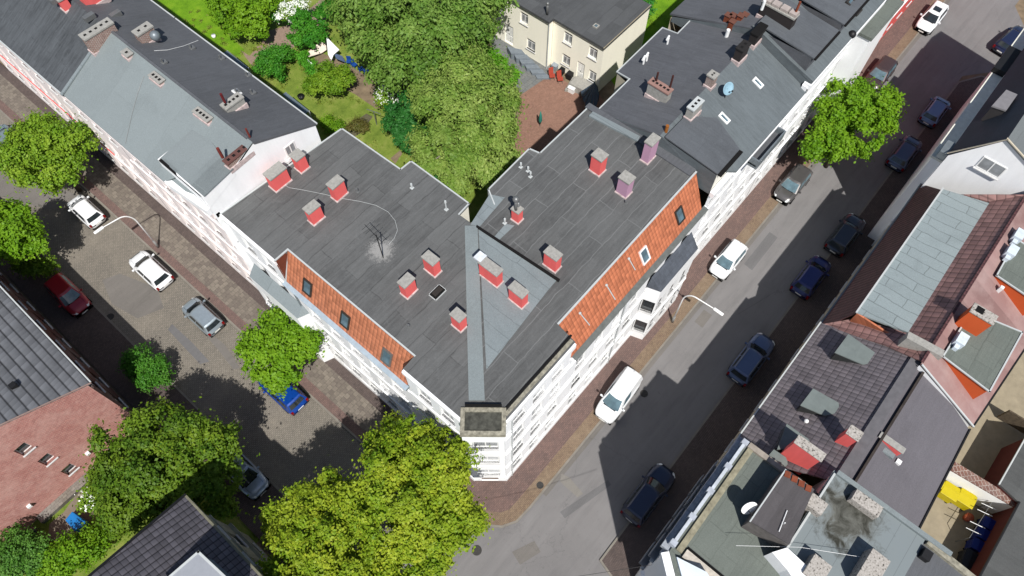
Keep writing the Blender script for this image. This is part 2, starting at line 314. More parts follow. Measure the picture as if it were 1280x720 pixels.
# ------------------------------------------------------------------ object helpers
def link(o, parent=None):
    COL.objects.link(o)
    if parent is not None: o.parent = parent
    return o
def thing(name, label, cat, loc=(0, 0, 0), rz=0.0, group=None):
    o = bpy.data.objects.new(name, None); o.location = loc; o.rotation_euler = (0, 0, rz)
    o.empty_display_size = 0.3; o['label'] = label; o['category'] = cat
    if group: o['group'] = group
    return link(o)
def tag(o, label=None, cat=None, group=None, kind=None):
    for k, v in (('label', label), ('category', cat), ('group', group), ('kind', kind)):
        if v: o[k] = v
    return o
class MB:
    def __init__(s): s.v = []; s.f = []; s.sm = False
    def add(s, vs, fs):
        n = len(s.v); s.v += [tuple(p) for p in vs]; s.f += [tuple(i + n for i in q) for q in fs]; return s
    def quad(s, a, b, c, d): return s.add([a, b, c, d], [(0, 1, 2, 3)])
    def poly(s, pts): return s.add(pts, [tuple(range(len(pts)))])
    def box(s, x0, y0, z0, x1, y1, z1):
        return s.add([(x0, y0, z0), (x1, y0, z0), (x1, y1, z0), (x0, y1, z0), (x0, y0, z1), (x1, y0, z1), (x1, y1, z1), (x0, y1, z1)],
                     [(3, 2, 1, 0), (4, 5, 6, 7), (0, 1, 5, 4), (1, 2, 6, 5), (2, 3, 7, 6), (3, 0, 4, 7)])
    def rbox(s, cx, cy, z0, z1, lx, ly, a=0.0):
        c, q = cos(a), sin(a)
        P = [(cx + c * x - q * y, cy + q * x + c * y) for x, y in ((-lx / 2, -ly / 2), (lx / 2, -ly / 2), (lx / 2, ly / 2), (-lx / 2, ly / 2))]
        return s.prism(P, z0, z1)
    def prism(s, P, z0, z1):       # P counter-clockwise outline, z numbers or per-vertex lists
        n = len(P); a0 = z0 if isinstance(z0, (list, tuple)) else [z0] * n; a1 = z1 if isinstance(z1, (list, tuple)) else [z1] * n
        area = sum(P[i][0] * P[(i + 1) % n][1] - P[(i + 1) % n][0] * P[i][1] for i in range(n))
        if area < 0: P = P[::-1]; a0 = list(a0)[::-1]; a1 = list(a1)[::-1]
        vs = [(p[0], p[1], z) for p, z in zip(P, a0)] + [(p[0], p[1], z) for p, z in zip(P, a1)]
        fs = [tuple(range(n))[::-1], tuple(range(n, 2 * n))] + [(i, (i + 1) % n, n + (i + 1) % n, n + i) for i in range(n)]
        return s.add(vs, fs)
    def slab(s, pts, t):           # a polygon in space given a thickness downwards
        pts = [Vector(p) for p in pts]
        return s.prism([(p.x, p.y) for p in pts], [p.z - t for p in pts], [p.z for p in pts])
    def tube(s, pts, r, n=8, cap=True):
        pts = [Vector(p) for p in pts]; rs = r if isinstance(r, (list, tuple)) else [r] * len(pts); vs = []; fs = []
        for i, p in enumerate(pts):
            d = (pts[min(i + 1, len(pts) - 1)] - pts[max(i - 1, 0)]).normalized()
            u = d.orthogonal().normalized() if i == 0 else (pu - d * pu.dot(d)).normalized()
            pu = u; q = d.cross(u)
            for k in range(n):
                a = 2 * pi * k / n; vs.append(p + (u * cos(a) + q * sin(a)) * rs[i])
        for i in range(len(pts) - 1):
            for k in range(n): fs.append((i * n + k, i * n + (k + 1) % n, (i + 1) * n + (k + 1) % n, (i + 1) * n + k))
        if cap: fs.append(tuple(range(n))[::-1]); fs.append(tuple((len(pts) - 1) * n + k for k in range(n)))
        return s.add(vs, fs)
    def ball(s, c, r, n=10, m=6, sz=1.0):
        vs = [(c[0], c[1], c[2] - r * sz)]; fs = []
        for i in range(1, m):
            a = -pi / 2 + pi * i / m
            for k in range(n): vs.append((c[0] + r * cos(a) * cos(2 * pi * k / n), c[1] + r * cos(a) * sin(2 * pi * k / n), c[2] + r * sz * sin(a)))
        vs.append((c[0], c[1], c[2] + r * sz)); N = len(vs) - 1
        for k in range(n): fs.append((0, 1 + (k + 1) % n, 1 + k)); fs.append((N, N - n + k, N - n + (k + 1) % n))
        for i in range(m - 2):
            for k in range(n): fs.append((1 + i * n + k, 1 + i * n + (k + 1) % n, 1 + (i + 1) * n + (k + 1) % n, 1 + (i + 1) * n + k))
        return s.add(vs, fs)
    def mesh(s, name, mat, smooth=False, bevel=0.0):
        me = bpy.data.meshes.new(name); me.from_pydata([tuple(map(float, v)) for v in s.v], [], s.f)
        if isinstance(mat, (list, tuple)):
            for m in mat: me.materials.append(m)
        else: me.materials.append(mat)
        if smooth: me.shade_smooth()
        me.update(); return me
    def build(s, name, mat, parent=None, smooth=False, bevel=0.0):
        o = bpy.data.objects.new(name, s.mesh(name, mat, smooth)); link(o, parent)
        if bevel:
            md = o.modifiers.new('bevel', 'BEVEL'); md.width = bevel; md.segments = 2; md.limit_method = 'ANGLE'; md.angle_limit = radians(40)
        return o
def sheet(name, pts, z, mat, kind='structure'):
    """a flat patch of the ground laid at height z; pts are x,y pairs"""
    mb = MB(); P = [(p[0], p[1]) for p in pts]
    area = sum(P[i][0] * P[(i + 1) % len(P)][1] - P[(i + 1) % len(P)][0] * P[i][1] for i in range(len(P)))
    if area < 0: P = P[::-1]
    mb.poly([(x, y, z) for x, y in P]); o = mb.build(name, mat); o['kind'] = kind; return o
def gx(pts): return [G(x, y)[:2] for x, y in pts]

# ------------------------------------------------------------------ the ground
sheet('ground', [(-300, -300), (300, -300), (300, 300), (-300, 300)], -0.02, DIRT)
RV0, RV1 = -0.35, 5.05       # right street between its kerbs (Y)
LU0, LU1 = -2.10, 3.55       # left street between its kerbs (X)
road = [(-60, RV0), (62, RV0), (62, -60), (69, -60), (69, RV0 + 0.0), (160, RV0), (160, RV1)]
sheet('road', [(-60, -14), (15.5, -14), (15.5, RV0), (62.5, RV0), (64.5, -2), (65, -60), (72, -60), (72.5, -2), (74.5, RV0), (160, RV0), (160, RV1 + 0.0), (9.0, RV1), (4.5, 11.0), (-2.6, 11.0), (-4, 9.5), (-60, 9.5)], 0.0, ASPH)
sheet('cobbled_road', [(LU0, 11.0), (LU1 + 0.95, 11.0), (LU1, 13.5), (LU1, 120), (LU0, 120)], 0.004, COBB)

def kerbed(name, inner, outer, mat, h=0.11):
    mb = MB(); P = list(outer) + list(inner)[::-1]
    mb.prism(P, -0.3, h); o = mb.build(name, mat); o['kind'] = 'structure'; return o
# kerb line of the corner, from the left street round to the right one
corner = [(3.55, 13.6), (3.75, 11.2), (4.15, 9.2), (4.55, 7.7), (5.0, 6.5), (5.6, 5.65), (6.5, 5.12), (7.8, 5.02)]
def offset(line, d):
    out = []
    for i, p in enumerate(line):
        a = Vector(line[max(i - 1, 0)]); b = Vector(line[min(i + 1, len(line) - 1)]); t = (b - a).normalized()
        out.append((p[0] - t.y * d, p[1] + t.x * d))
    return out
kl = [(3.55, 120)] + corner + [(160, 5.05)]
k1 = offset(kl, 0.13); k2 = offset(kl, 0.95)
k1[0] = (3.68, 120); k1[-1] = (160, 5.18); k2[0] = (4.35, 120); k2[-1] = (160, 5.95)
k1[1] = (3.68, 13.6); k2[1] = (4.4, 13.6)
kerbed('kerb', k1, kl, KERB, 0.12)
kerbed('pavement_edge_strip', k2[2:], k1[2:], SWS, 0.11)
kerbed('pavement_edge_strip', [(4.3, 120), (4.3, 13.6), k2[2]], [(3.68, 120), (3.68, 13.6), k1[2]], SWR, 0.108)
fac = [(6.65, 120), (6.65, 9.0), (8.02, 7.42), (160, 7.42)]
# inner pavement: pavers round the corner and along the right street
kerbed('pavement', [(6.65, 13.6), (6.65, 9.0), (8.02, 7.42), (160, 7.42)], [(4.4, 13.6)] + k2[2:], SWR, 0.106)
kerbed('pavement', [(5.95, 120), (5.95, 13.6)], [(4.3, 120), (4.3, 13.6)], SLAB, 0.104)
kerbed('pavement', [(6.66, 120), (6.66, 13.6)], [(5.95, 120), (5.95, 13.6)], SWD, 0.102)
# left pavement of the left street, right pavement of the right street
kerbed('kerb', [(LU0 - 0.13, 120), (LU0 - 0.13, 11.5)], [(LU0, 120), (LU0, 11.5)], KERB, 0.12)
kerbed('pavement', [(-5.05, 120), (-5.05, 11.5)], [(LU0 - 0.13, 120), (LU0 - 0.13, 11.5)], SWD, 0.108)
kr = [(9.0, -14.2), (15.2, -3.0), (16.5, RV0), (61.5, RV0), (63.5, -1.6), (64.3, -6), (64.3, -60)]
kri = [(9.2, -14.4), (15.3, -3.3), (16.7, RV0 - 0.13), (61.4, RV0 - 0.13), (63.3, -1.75), (64.1, -6), (64.1, -60)]
kerbed('kerb', [(4.8, -13), (8.2, RV0 - 0.13), (61.4, RV0 - 0.13), (63.4, -1.7), (64.1, -6), (64.1, -60)], [(4.6, -13), (8.1, RV0), (61.5, RV0), (63.55, -1.6), (64.25, -6), (64.25, -60)], KERB, 0.12)
kerbed('pavement', [(5.6, -13), (8.7, -2.6), (60, -2.6), (60.0, -60)], [(4.8, -13), (8.2, RV0 - 0.13), (61.4, RV0 - 0.13), (63.4, -1.7), (64.1, -6), (64.1, -60)], SWD, 0.108)

# gutter strips beside the kerbs and worn tar patches
sheet('gutter', [(9, RV1 - 0.32), (160, RV1 - 0.32), (160, RV1), (9, RV1)], 0.006, ASPHW)
def patch(px, mat, z, name='asphalt_patch'): return sheet(name, gx(px), z, mat)
patch([(128, 350), (150, 342), (196, 360), (205, 385), (172, 398), (140, 380)], ASPHW, 0.009)
patch([(0, 215), (60, 228), (110, 250), (60, 262), (0, 245)], ASPHW, 0.009)
patch([(702, 592), (712, 597), (729, 617), (722, 622), (700, 602)], m_asphalt('asphalt_pale', srgb(150, 146, 140), 0, 0.2), 0.008)
patch([(868, 402), (880, 387), (890, 394), (878, 410)], ASPHW, 0.010); patch([(930, 330), (962, 290), (972, 297), (940, 338)], m_asphalt('asphalt_repair', srgba(112, 111, 112), 0, 0.2), 0.010)
patch([(700, 640), (760, 600), (764, 606), (706, 648)], MATS['asphalt_repair'], 0.009); patch([(640, 690), (668, 676), (676, 690), (650, 706)], ASPHW, 0.011); patch([(1060, 190), (1080, 165), (1092, 172), (1072, 200)], ASPHW, .01)
patch([(215, 405), (240, 428), (262, 452), (250, 455), (232, 436), (210, 412)], MATS['asphalt_repair'], 0.011); patch([(262, 415), (282, 432), (300, 460), (292, 462), (275, 440), (258, 420)], ASPHW, 0.012)
def cover(px, py, r=0.3, z=0.012, label=None):
    c = G(px, py); mb = MB(); n = 20
    mb.prism([(c.x + r * cos(2 * pi * k / n), c.y + r * sin(2 * pi * k / n)) for k in range(n)], z - 0.01, z + 0.012)
    o = mb.build('manhole_cover', m_plain('cast_iron', srgb(74, 72, 70), 0.7, var=0.3, scale=14)); tag(o, label, 'manhole cover'); return o
cover(596, 688, 0.32, label='round iron manhole cover in the grey asphalt at the bottom of the junction')
cover(805, 12 + 480, 0.28, label='round manhole cover in the shade of the right street left of the estate car')
cover(675, 607, 0.24, 0.115, label='small iron cover in the pavement at the bend of the kerb')
cover(138, 396, 0.28, label='round manhole cover by the kerb in the shade of the left street')
# ------------------------------------------------------------------ gardens and yards behind the corner house
sheet('garden_lawn', [(14.3, 28.3), (15.9, 16.6), (22, 17.6), (30, 19), (30, 40), (36, 60), (60, 110), (14.3, 110)], 0.002, GRASSW)
sheet('back_lawn', [(38, 16.5), (160, 16.5), (160, 60), (45, 60), (44, 29)], 0.003, GRASS)
sheet('lawn', gx([(196, 0), (262, 0), (282, 40), (305, 62), (300, 72), (262, 50), (232, 30)]), 0.008, GRASS)
sheet('path', gx([(312, 70), (338, 38), (365, 30), (400, 0), (430, 0), (380, 50), (352, 70), (322, 92), (300, 62)]), 0.012, PATHP)
sheet('bare_soil', gx([(392, 62), (430, 78), (466, 100), (480, 134), (470, 136), (444, 118), (420, 106), (395, 92)]), 0.012, DIRT)
sheet('bare_soil', gx([(437, 158), (452, 146), (458, 142), (466, 146), (452, 166), (430, 178), (418, 176)]), 0.012, m_plain('dark_soil', srgb(112, 108, 84), 0.95, var=0.3, scale=5))
sheet('bare_soil', gx([(488, 198), (500, 188), (503, 192), (494, 205)]), 0.012, DIRT)
sheet('brick_courtyard', [tuple(G(*p)[:2]) for p in ((688, 92), (722, 110), (745, 112), (770, 150), (640, 260), (626, 215), (648, 150), (650, 118))], 0.014, COURT)
sheet('terrace', gx([(612, 40), (640, 52), (690, 84), (700, 100), (688, 94), (652, 118), (640, 100), (618, 75)]), 0.018, m_bricks('terrace_slabs', srgb(150, 152, 150), srgb(136, 140, 142), srgb(110, 112, 112), 0.45, 0.45, 0, srgb(160, 160, 156), 0.3))
sheet('yard', [(18.5, -12), (40, -12), (40, -40), (18.5, -40)], 0.003, SANDC)
sheet('side_yard', [(-30, 29.0), (-5.05, 29.0), (-5.05, 17), (-30, 17)], 0.003, GRASSW)
sheet('paving', gx([(62, 655), (80, 640), (100, 612), (120, 640), (100, 668), (76, 682), (60, 672)]), 0.02, m_plain('beige_paving', srgb(150, 136, 120), 0.9, var=0.12))

# ------------------------------------------------------------------ building helpers
def build_frame(a, b):
    a = Vector((*a, 0)); b = Vector((*b, 0)); d = (b - a); L = d.length; d.normalize(); n = Vector((d.y, -d.x, 0)); return a, d, n, L
_WM = {}
def window_meshes(wd, ht, style, fm, depth=0.15):
    key = (round(wd, 2), round(ht, 2), style, fm.name)
    if key in _WM: return _WM[key]
    f = MB(); t = 0.07; y0 = -depth - 0.05; y1 = -depth + 0.02
    f.box(-wd / 2, y0, 0, -wd / 2 + t, y1, ht); f.box(wd / 2 - t, y0, 0, wd / 2, y1, ht)
    f.box(-wd / 2 + t, y0, 0, wd / 2 - t, y1, t); f.box(-wd / 2 + t, y0, ht - t, wd / 2 - t, y1, ht)
    if style != 'one':
        f.box(-0.035, y0, t, 0.035, y1 + 0.005, ht - t)
        if style == 'cross': f.box(-wd / 2 + t, y0, ht * 0.68, -0.035, y1 + 0.003, ht * 0.68 + 0.06); f.box(0.035, y0, ht * 0.68, wd / 2 - t, y1 + 0.003, ht * 0.68 + 0.06)
    g = MB(); g.box(-wd / 2 + 0.03, y0 + 0.02, 0.03, wd / 2 - 0.03, y1 - 0.02, ht - 0.03)
    s = MB(); s.box(-wd / 2 - 0.06, -depth + 0.03, -0.06, wd / 2 + 0.06, 0.09, 0.0)
    _WM[key] = (f.mesh('window', fm), g.mesh('pane', PANE if style == 'one' else PANEC), s.mesh('sill', SILL)); return _WM[key]
def put(name, me, parent, M, label=None):
    o = bpy.data.objects.new(name, me); link(o, parent); o.matrix_local = M
    if label: o['label'] = label
    return o
def facade(par, a, b, z0, z1, ops, mat, fm=None, style='cross', name='wall', depth=0.16, door=None, bands=(), bandmat=None, plinth=None, label=None):
    """a wall running from a to b (outside on its right) with real openings; ops = (s0, s1, z0, z1)"""
    fm = fm or FRAMEW; A, d, n, L = build_frame(a, b)
    base = Vector(par.location) if par.parent is None else Vector((0, 0, 0))
    P = lambda s, z, y=0.0: A + d * s + n * y + Vector((0, 0, z)) - base
    ops = [o for o in ops if o[1] < L - 0.02 and o[0] > 0.02 and o[3] < z1 and o[2] > z0]
    ss = sorted({0.0, L} | {o[0] for o in ops} | {o[1] for o in ops}); zs = sorted({z0, z1} | {o[2] for o in ops} | {o[3] for o in ops})
    mb = MB()
    for i in range(len(ss) - 1):
        for j in range(len(zs) - 1):
            sm = (ss[i] + ss[i + 1]) / 2; zm = (zs[j] + zs[j + 1]) / 2
            if any(o[0] < sm < o[1] and o[2] < zm < o[3] for o in ops): continue
            mb.quad(P(ss[i], zs[j]), P(ss[i + 1], zs[j]), P(ss[i + 1], zs[j + 1]), P(ss[i], zs[j + 1]))
    for o in ops:
        s0, s1, q0, q1 = o[:4]; y = -depth - 0.06
        mb.quad(P(s0, q0), P(s0, q1), P(s0, q1, y), P(s0, q0, y)); mb.quad(P(s1, q1), P(s1, q0), P(s1, q0, y), P(s1, q1, y))
        mb.quad(P(s0, q1), P(s1, q1), P(s1, q1, y), P(s0, q1, y)); mb.quad(P(s1, q0), P(s0, q0), P(s0, q0, y), P(s1, q0, y))
    wl = mb.build(name, mat, par)
    if label: wl['label'] = label
    for o in ops:
        s0, s1, q0, q1 = o[:4]; st = o[4] if len(o) > 4 else style
        if st == 'door':
            M = Matrix.Translation(P((s0 + s1) / 2, q0)) @ Matrix(((d.x, -n.x * -1, 0, 0), (d.y, n.y, 0, 0), (0, 0, 1, 0), (0, 0, 0, 1)))
            w_ = s1 - s0; h_ = q1 - q0; m = MB(); m.box(-w_ / 2, -0.17, 0, w_ / 2, -0.11, h_)
            for kx in (-1, 1): m.box(kx * w_ / 4 - w_ * 0.17, -0.11, 0.2, kx * w_ / 4 + w_ * 0.17, -0.09, h_ * 0.4); m.box(kx * w_ / 4 - w_ * 0.17, -0.11, h_ * 0.46, kx * w_ / 4 + w_ * 0.17, -0.09, h_ * 0.9)
            dr = put('door', m.mesh('door', m_plain('door_white', srgb(228, 228, 224), 0.5) if mat is CREAM else m_plain('door_wood', srgb(112, 84, 60), 0.5)), par, M)
            hm = MB(); hm.box(-0.04, -0.09, 1.0, 0.0, -0.04, 1.12); put('handle', hm.mesh('handle', GREYM), dr, Matrix.Identity(4))
            continue
        f, g, s = window_meshes(s1 - s0, q1 - q0, st, fm, depth)
        M = Matrix.Translation(P((s0 + s1) / 2, q0)) @ Matrix(((d.x, n.x, 0, 0), (d.y, n.y, 0, 0), (0, 0, 1, 0), (0, 0, 0, 1)))
        wn = put('window', f, par, M); put('pane', g, wn, Matrix.Identity(4)); put('sill', s, wn, Matrix.Identity(4))
    for z, h, pr_ in bands:
        m = MB(); m.add([P(0, z, 0.0), P(L, z, 0.0), P(L, z, pr_), P(0, z, pr_), P(0, z + h, 0), P(L, z + h, 0), P(L, z + h, pr_), P(0, z + h, pr_)],
                        [(0, 1, 2, 3), (7, 6, 5, 4), (3, 2, 6, 7), (1, 5, 6, 2), (0, 3, 7, 4)][::1])
        m.build('cornice', bandmat or mat, par)
    return wl
def rows(L, n, w_, zs, h_, m0=0.9, m1=0.9, style='cross', skip=()):
    out = []
    for j, z in enumerate(zs):
        for i in range(n):
            if (i, j) in skip: continue
            c = m0 + (L - m0 - m1) * (i + 0.5) / n; out.append((c - w_ / 2, c + w_ / 2, z, z + h_, style))
    return out
def wallring(par, pts, z0, z1, mat, name='wall'):
    """plain outer walls along an open line of points (outside on the right)"""
    mb = MB()
    for i in range(len(pts) - 1):
        a, b = pts[i], pts[i + 1]; za = z1[i] if isinstance(z1, (list, tuple)) else z1; zb = z1[i + 1] if isinstance(z1, (list, tuple)) else z1
        mb.quad((*a, z0), (*b, z0), (*b, zb), (*a, za))
    return mb.build(name, mat, par)
def edge_trim(par, pts, r=0.05, h=0.14, mat=None, name='roof_edge_trim', closed=False, h0=0.03):
    """a metal trim following the roof's edge; pts are 3D"""
    r *= .8; h *= .75; mb = MB(); P = [Vector(p) for p in pts]
    if closed: P = P + [P[0]]
    for a, b in zip(P[:-1], P[1:]):
        d = (b - a); d.z = 0; d.normalize(); n = Vector((-d.y, d.x, 0)) * r; e = d * r * 0.98
        mb.add([a - n - e - Vector((0, 0, h0)), b - n + e - Vector((0, 0, h0)), b + n + e - Vector((0, 0, h0)), a + n - e - Vector((0, 0, h0)),
                a - n - e + Vector((0, 0, h)), b - n + e + Vector((0, 0, h)), b + n + e + Vector((0, 0, h)), a + n - e + Vector((0, 0, h))],
               [(3, 2, 1, 0), (4, 5, 6, 7), (0, 1, 5, 4), (1, 2, 6, 5), (2, 3, 7, 6), (3, 0, 4, 7)])
    return mb.build(name, mat or TRIM, par)
def chimney(par, c, du, dv_, z0, h, mat, cap=None, capt=0.13, over=0.05, rot=0.0, foot=True, flues=0, label=None, pots=0, potmat=None):
    rot += RND.uniform(-.03, .03)
    """c = (x, y) of its centre; a rendered stack, its cap, footing and flues"""
    cx, cy = c; cap = cap or CONC
    m = MB(); m.rbox(cx, cy, z0 - 0.5, z0 + h, du, dv_, rot)
    
    o = m.build('chimney', mat, par)
    if label: o['label'] = label
    if foot: k = MB(); k.rbox(cx, cy, z0 - 0.3, z0 + 0.09, du + 0.14, dv_ + 0.14, rot); k.build('chimney_flashing', FLASH, o, bevel=.03)
    k = MB(); k.rbox(cx, cy, z0 + h + 0.002, z0 + h + capt, du + 2 * over, dv_ + 2 * over, rot); k.build('chimney_cap', cap, o, bevel=0.015)
    if flues:
        q = MB(); along = du >= dv_; Ln = (du if along else dv_) - 0.1
        for i in range(flues):
            t = -Ln / 2 + Ln * (i + 0.5) / flues; s_ = min(0.17, Ln / flues * 0.6)
            x, y = (t, 0) if along else (0, t); xx = cx + x * cos(rot) - y * sin(rot); yy = cy + x * sin(rot) + y * cos(rot)
            q.rbox(xx, yy, z0 + h + capt - 0.05, z0 + h + capt + 0.006, s_, s_, rot)
        q.build('flue', HOLE, o)
    if pots:
        q = MB(); along = du >= dv_; Ln = (du if along else dv_)
        for i in range(pots):
            t = -Ln / 2 + Ln * (i + 0.5) / pots; x, y = (t, 0) if along else (0, t)
            z = z0 + h + capt; q.tube([(cx + x, cy + y, z), (cx + x, cy + y, z + 0.55)], [0.1, 0.08], 10)
        q.build('chimney_pot', potmat or RUST, o)
    return o
def pipe(par, px, py, z, h=0.45, r=0.06, mat=None, hood=True, name='vent_pipe'):
    p = G(px, py, z); m = MB(); m.tube([(p.x, p.y, z - 0.1), (p.x, p.y, z + h)], r, 10)
    if hood: m.tube([(p.x, p.y, z + h - 0.02), (p.x, p.y, z + h + 0.12)], [r * 1.9, r * 1.5], 10)
    m.rbox(p.x, p.y, z - 0.02, z + 0.03, r * 5, r * 5); return m.build(name, mat or GREYM, par)
def skylight(par, cpt, ex, ey, nrm, w_, h_, fm=None, gl=None, t=0.1, fr=0.09, label=None):
    """a roof window lying on a slope: ex across, ey up the slope"""
    ex = Vector(ex).normalized(); nrm = Vector(nrm).normalized(); ey = nrm.cross(ex).normalized()
    M = Matrix.Translation(cpt) @ Matrix((ex, ey, nrm)).transposed().to_4x4()
    f = MB()
    f.box(-w_ / 2, -h_ / 2, -0.05, -w_ / 2 + fr, h_ / 2, t); f.box(w_ / 2 - fr, -h_ / 2, -0.05, w_ / 2, h_ / 2, t)
    f.box(-w_ / 2 + fr, -h_ / 2, -0.05, w_ / 2 - fr, -h_ / 2 + fr, t); f.box(-w_ / 2 + fr, h_ / 2 - fr, -0.05, w_ / 2 - fr, h_ / 2, t)
    o = put('roof_window', f.mesh('roof_window', fm or FRAMED), par, M)
    g = MB(); g.box(-w_ / 2 + fr * 0.6, -h_ / 2 + fr * 0.6, 0.0, w_ / 2 - fr * 0.6, h_ / 2 - fr * 0.6, t * 0.6)
    put('pane', g.mesh('pane', gl or PANEL), o, Matrix.Identity(4))
    if label: o['label'] = label
    return o
def strip3(par, pts, w_, z_off, mat, name='flashing', t=0.02):
    """a flat band following 3D points, laid z_off above them"""
    mb = MB(); P = [Vector(p) for p in pts]
    for a, b in zip(P[:-1], P[1:]):
        d = (b - a); d.z = 0; d.normalize(); n = Vector((-d.y, d.x, 0)) * w_ / 2
        mb.slab([a - n + Vector((0, 0, z_off)), b - n + Vector((0, 0, z_off)), b + n + Vector((0, 0, z_off)), a + n + Vector((0, 0, z_off))], t)
    return mb.build(name, mat, par)
def cable(par, pts, r=0.012, mat=None, name='cable'):
    m = MB(); m.tube(pts, r, 5); return m.build(name, mat or WHM, par)

# ================================================================== the corner house
RZ = 13.3
CH = thing('corner_house', 'white corner house with dark flat roof, orange tiled mansards and red chimneys', 'apartment house')
ops = rows(4.9, 2, 0.95, (1.2, 4.4, 7.5, 10.6), 1.65, 0.6, 0.6)
BD = [(0.0, 0.75, 0.05), (3.55, 0.16, 0.09), (6.7, 0.12, 0.07), (9.85, 0.12, 0.07)]
facade(CH, (6.7, 28.1), (6.7, 23.25), 0, RZ - 0.05, ops, WHITE, bands=BD + [(12.85, 0.3, 0.13)])
facade(CH, (6.7, 23.25), (6.7, 13.2), 0, 11.0, rows(10.05, 5, 1.0, (1.2, 4.4, 7.5), 1.65, 0.6, 0.5), WHITE, bands=BD[:3] + [(9.7, 0.12, 0.07)])
facade(CH, (6.7, 13.2), (6.7, 9.0), 0, RZ - 0.05, rows(4.2, 2, 1.0, (1.2, 4.4, 7.5, 10.6), 1.65, 0.4, 0.4), WHITE, bands=BD + [(12.85, 0.3, 0.13)])
cz = [(0.45, 1.0, z, z + 1.5, 'one') for z in (1.6, 4.6, 7.7)]
facade(CH, (6.7, 9.0), (8.05, 7.4), 0, 2.7, [(0.5, 1.6, 0.1, 2.4, 'door')], WHITE)
_o = (-.765 * .3, -.645 * .3)
facade(CH, (6.7 + _o[0], 9.0 + _o[1]), (8.05 + _o[0], 7.4 + _o[1]), 2.6, RZ - 0.05, [(0.34, 1.75, z, z + 1.35, 'x') for z in (2.95, 6.0, 9.0)], WHITE, name='bay_wall',
       bands=[(2.6, 0.15, 0.08), (5.2, 0.1, 0.05), (8.2, 0.1, 0.05)])
wallring(CH, [(6.7, 9.02), (6.7 + _o[0], 9.0 + _o[1])], 2.6, RZ - .05, WHITE, 'bay_wall'); wallring(CH, [(8.05 + _o[0], 7.4 + _o[1]), (8.05, 7.4)], 2.6, RZ - .05, WHITE, 'bay_wall')
BR = [(0.0, 0.7, 0.05), (1.0, 0.1, 0.05), (3.5, 0.2, 0.11), (6.55, 0.14, 0.09), (7.0, 0.07, 0.05), (9.6, 0.14, 0.09), (10.15, 0.07, 0.05)]
facade(CH, (8.05, 7.4), (13.7, 7.4), 0, RZ - 0.05, rows(5.65, 3, 1.0, (1.2, 4.3, 7.4, 10.5), 1.7, 0.4, 0.3), WHITE, bands=BR + [(12.2, 0.1, 0.08), (12.75, 0.5, 0.2)])
facade(CH, (13.7, 7.4), (27.3, 7.4), 0, 11.0, rows(13.6, 7, 1.0, (1.2, 4.3, 7.4), 1.7, 0.4, 0.4) + [(8.2, 9.3, 0.12, 1.15)][:0], WHITE, bands=BR[:5] + [(9.6, 0.14, 0.09), (10.75, 0.22, 0.16)])
# rear walls round the light well and the courtyard
rear = [(27.3, 16.6), (22.2, 16.7), (22.06, 17.44), (18.15, 17.4), (17.6, 16.45), (15.7, 16.6), (15.68, 17.56), (16.62, 17.6), (16.62, 22.3), (15.78, 22.4), (15.65, 27.4)]
for i in range(len(rear) - 1):
    a, b = rear[i], rear[i + 1]; L = hypot(b[0] - a[0], b[1] - a[1])
    o_ = rows(L, max(1, int(L / 1.9)), 0.9, (1.2, 4.3, 7.4, 10.4), 1.5, 0.4, 0.4) if L > 2 else []
    facade(CH, a, b, 0, RZ - 0.05, o_, BEIGE if i in (0, 2) else WHITE2)
wallring(CH, [(15.65, 27.4), (6.7, 28.1)], 0, RZ - 0.05, WHITE)
# roof sheets: left wing, right wing, corner part
z = RZ
roofL = [(6.62, 28.1), (15.7, 27.42), (15.82, 22.38), (16.68, 22.34), (16.66, 17.56), (15.72, 17.5), (15.72, 16.55)]
mb = MB(); mb.prism(roofL + [(15.2, 16.0), (7.9, 8.6), (7.4, 8.2), (6.62, 9.05), (6.62, 13.2), (7.62, 13.25), (7.62, 23.25), (6.62, 23.35)], z - 0.22, z)
mb.build('roof', BIT, CH)
mb = MB(); mb.prism([(15.2, 16.0), (15.72, 16.55), (17.6, 16.4), (18.17, 17.36), (22.1, 17.48), (22.25, 16.75), (27.25, 16.75), (27.3, 8.69), (13.95, 8.69), (13.75, 7.32), (8.1, 7.32), (7.4, 8.2), (7.9, 8.6)], z - 0.22, z)
mb.build('roof', BITY, CH)
# mansards
def mansard(a, b, top, mat, zt=RZ + 0.02, zb=11.0):
    mb = MB(); mb.slab([(*a, zb), (*b, zb), (*top[1], zt), (*top[0], zt)], 0.12); return mb.build('mansard', mat, CH)
mansard((6.62, 23.2), (6.62, 13.25), ((7.62, 23.27), (7.62, 13.25)), ORANGE_Y)
mansard((13.75, 7.38), (26.9, 7.38), ((14.0, 8.69), (27.3, 8.69)), ORANGE_X)
wallring(CH, [(6.64, 23.27), (7.62, 23.27)], 11.0, [RZ, RZ], m_plain('brown_boarding', srgb(132, 72, 52), 0.8)).__setitem__('label', 'brown boarded cheek of the left mansard')
wallring(CH, [(7.62, 13.22), (6.66, 13.22)], 11.0, [RZ, RZ], ORANGE_Y)
wallring(CH, [(13.72, 7.42), (13.95, 8.69)], 11.0, [RZ, RZ], BRICKC)
edge_trim(CH, [(6.66, 23.25, 13.34), (7.64, 23.27, 13.32), (7.64, 13.25, 13.32)], 0.06, 0.05)
edge_trim(CH, [(14.0, 8.67, 13.32), (27.25, 8.67, 13.32)], 0.07, 0.06)
edge_trim(CH, [(7.62, 23.27, 13.32), (6.66, 23.22, 11.06)], 0.05, 0.05)
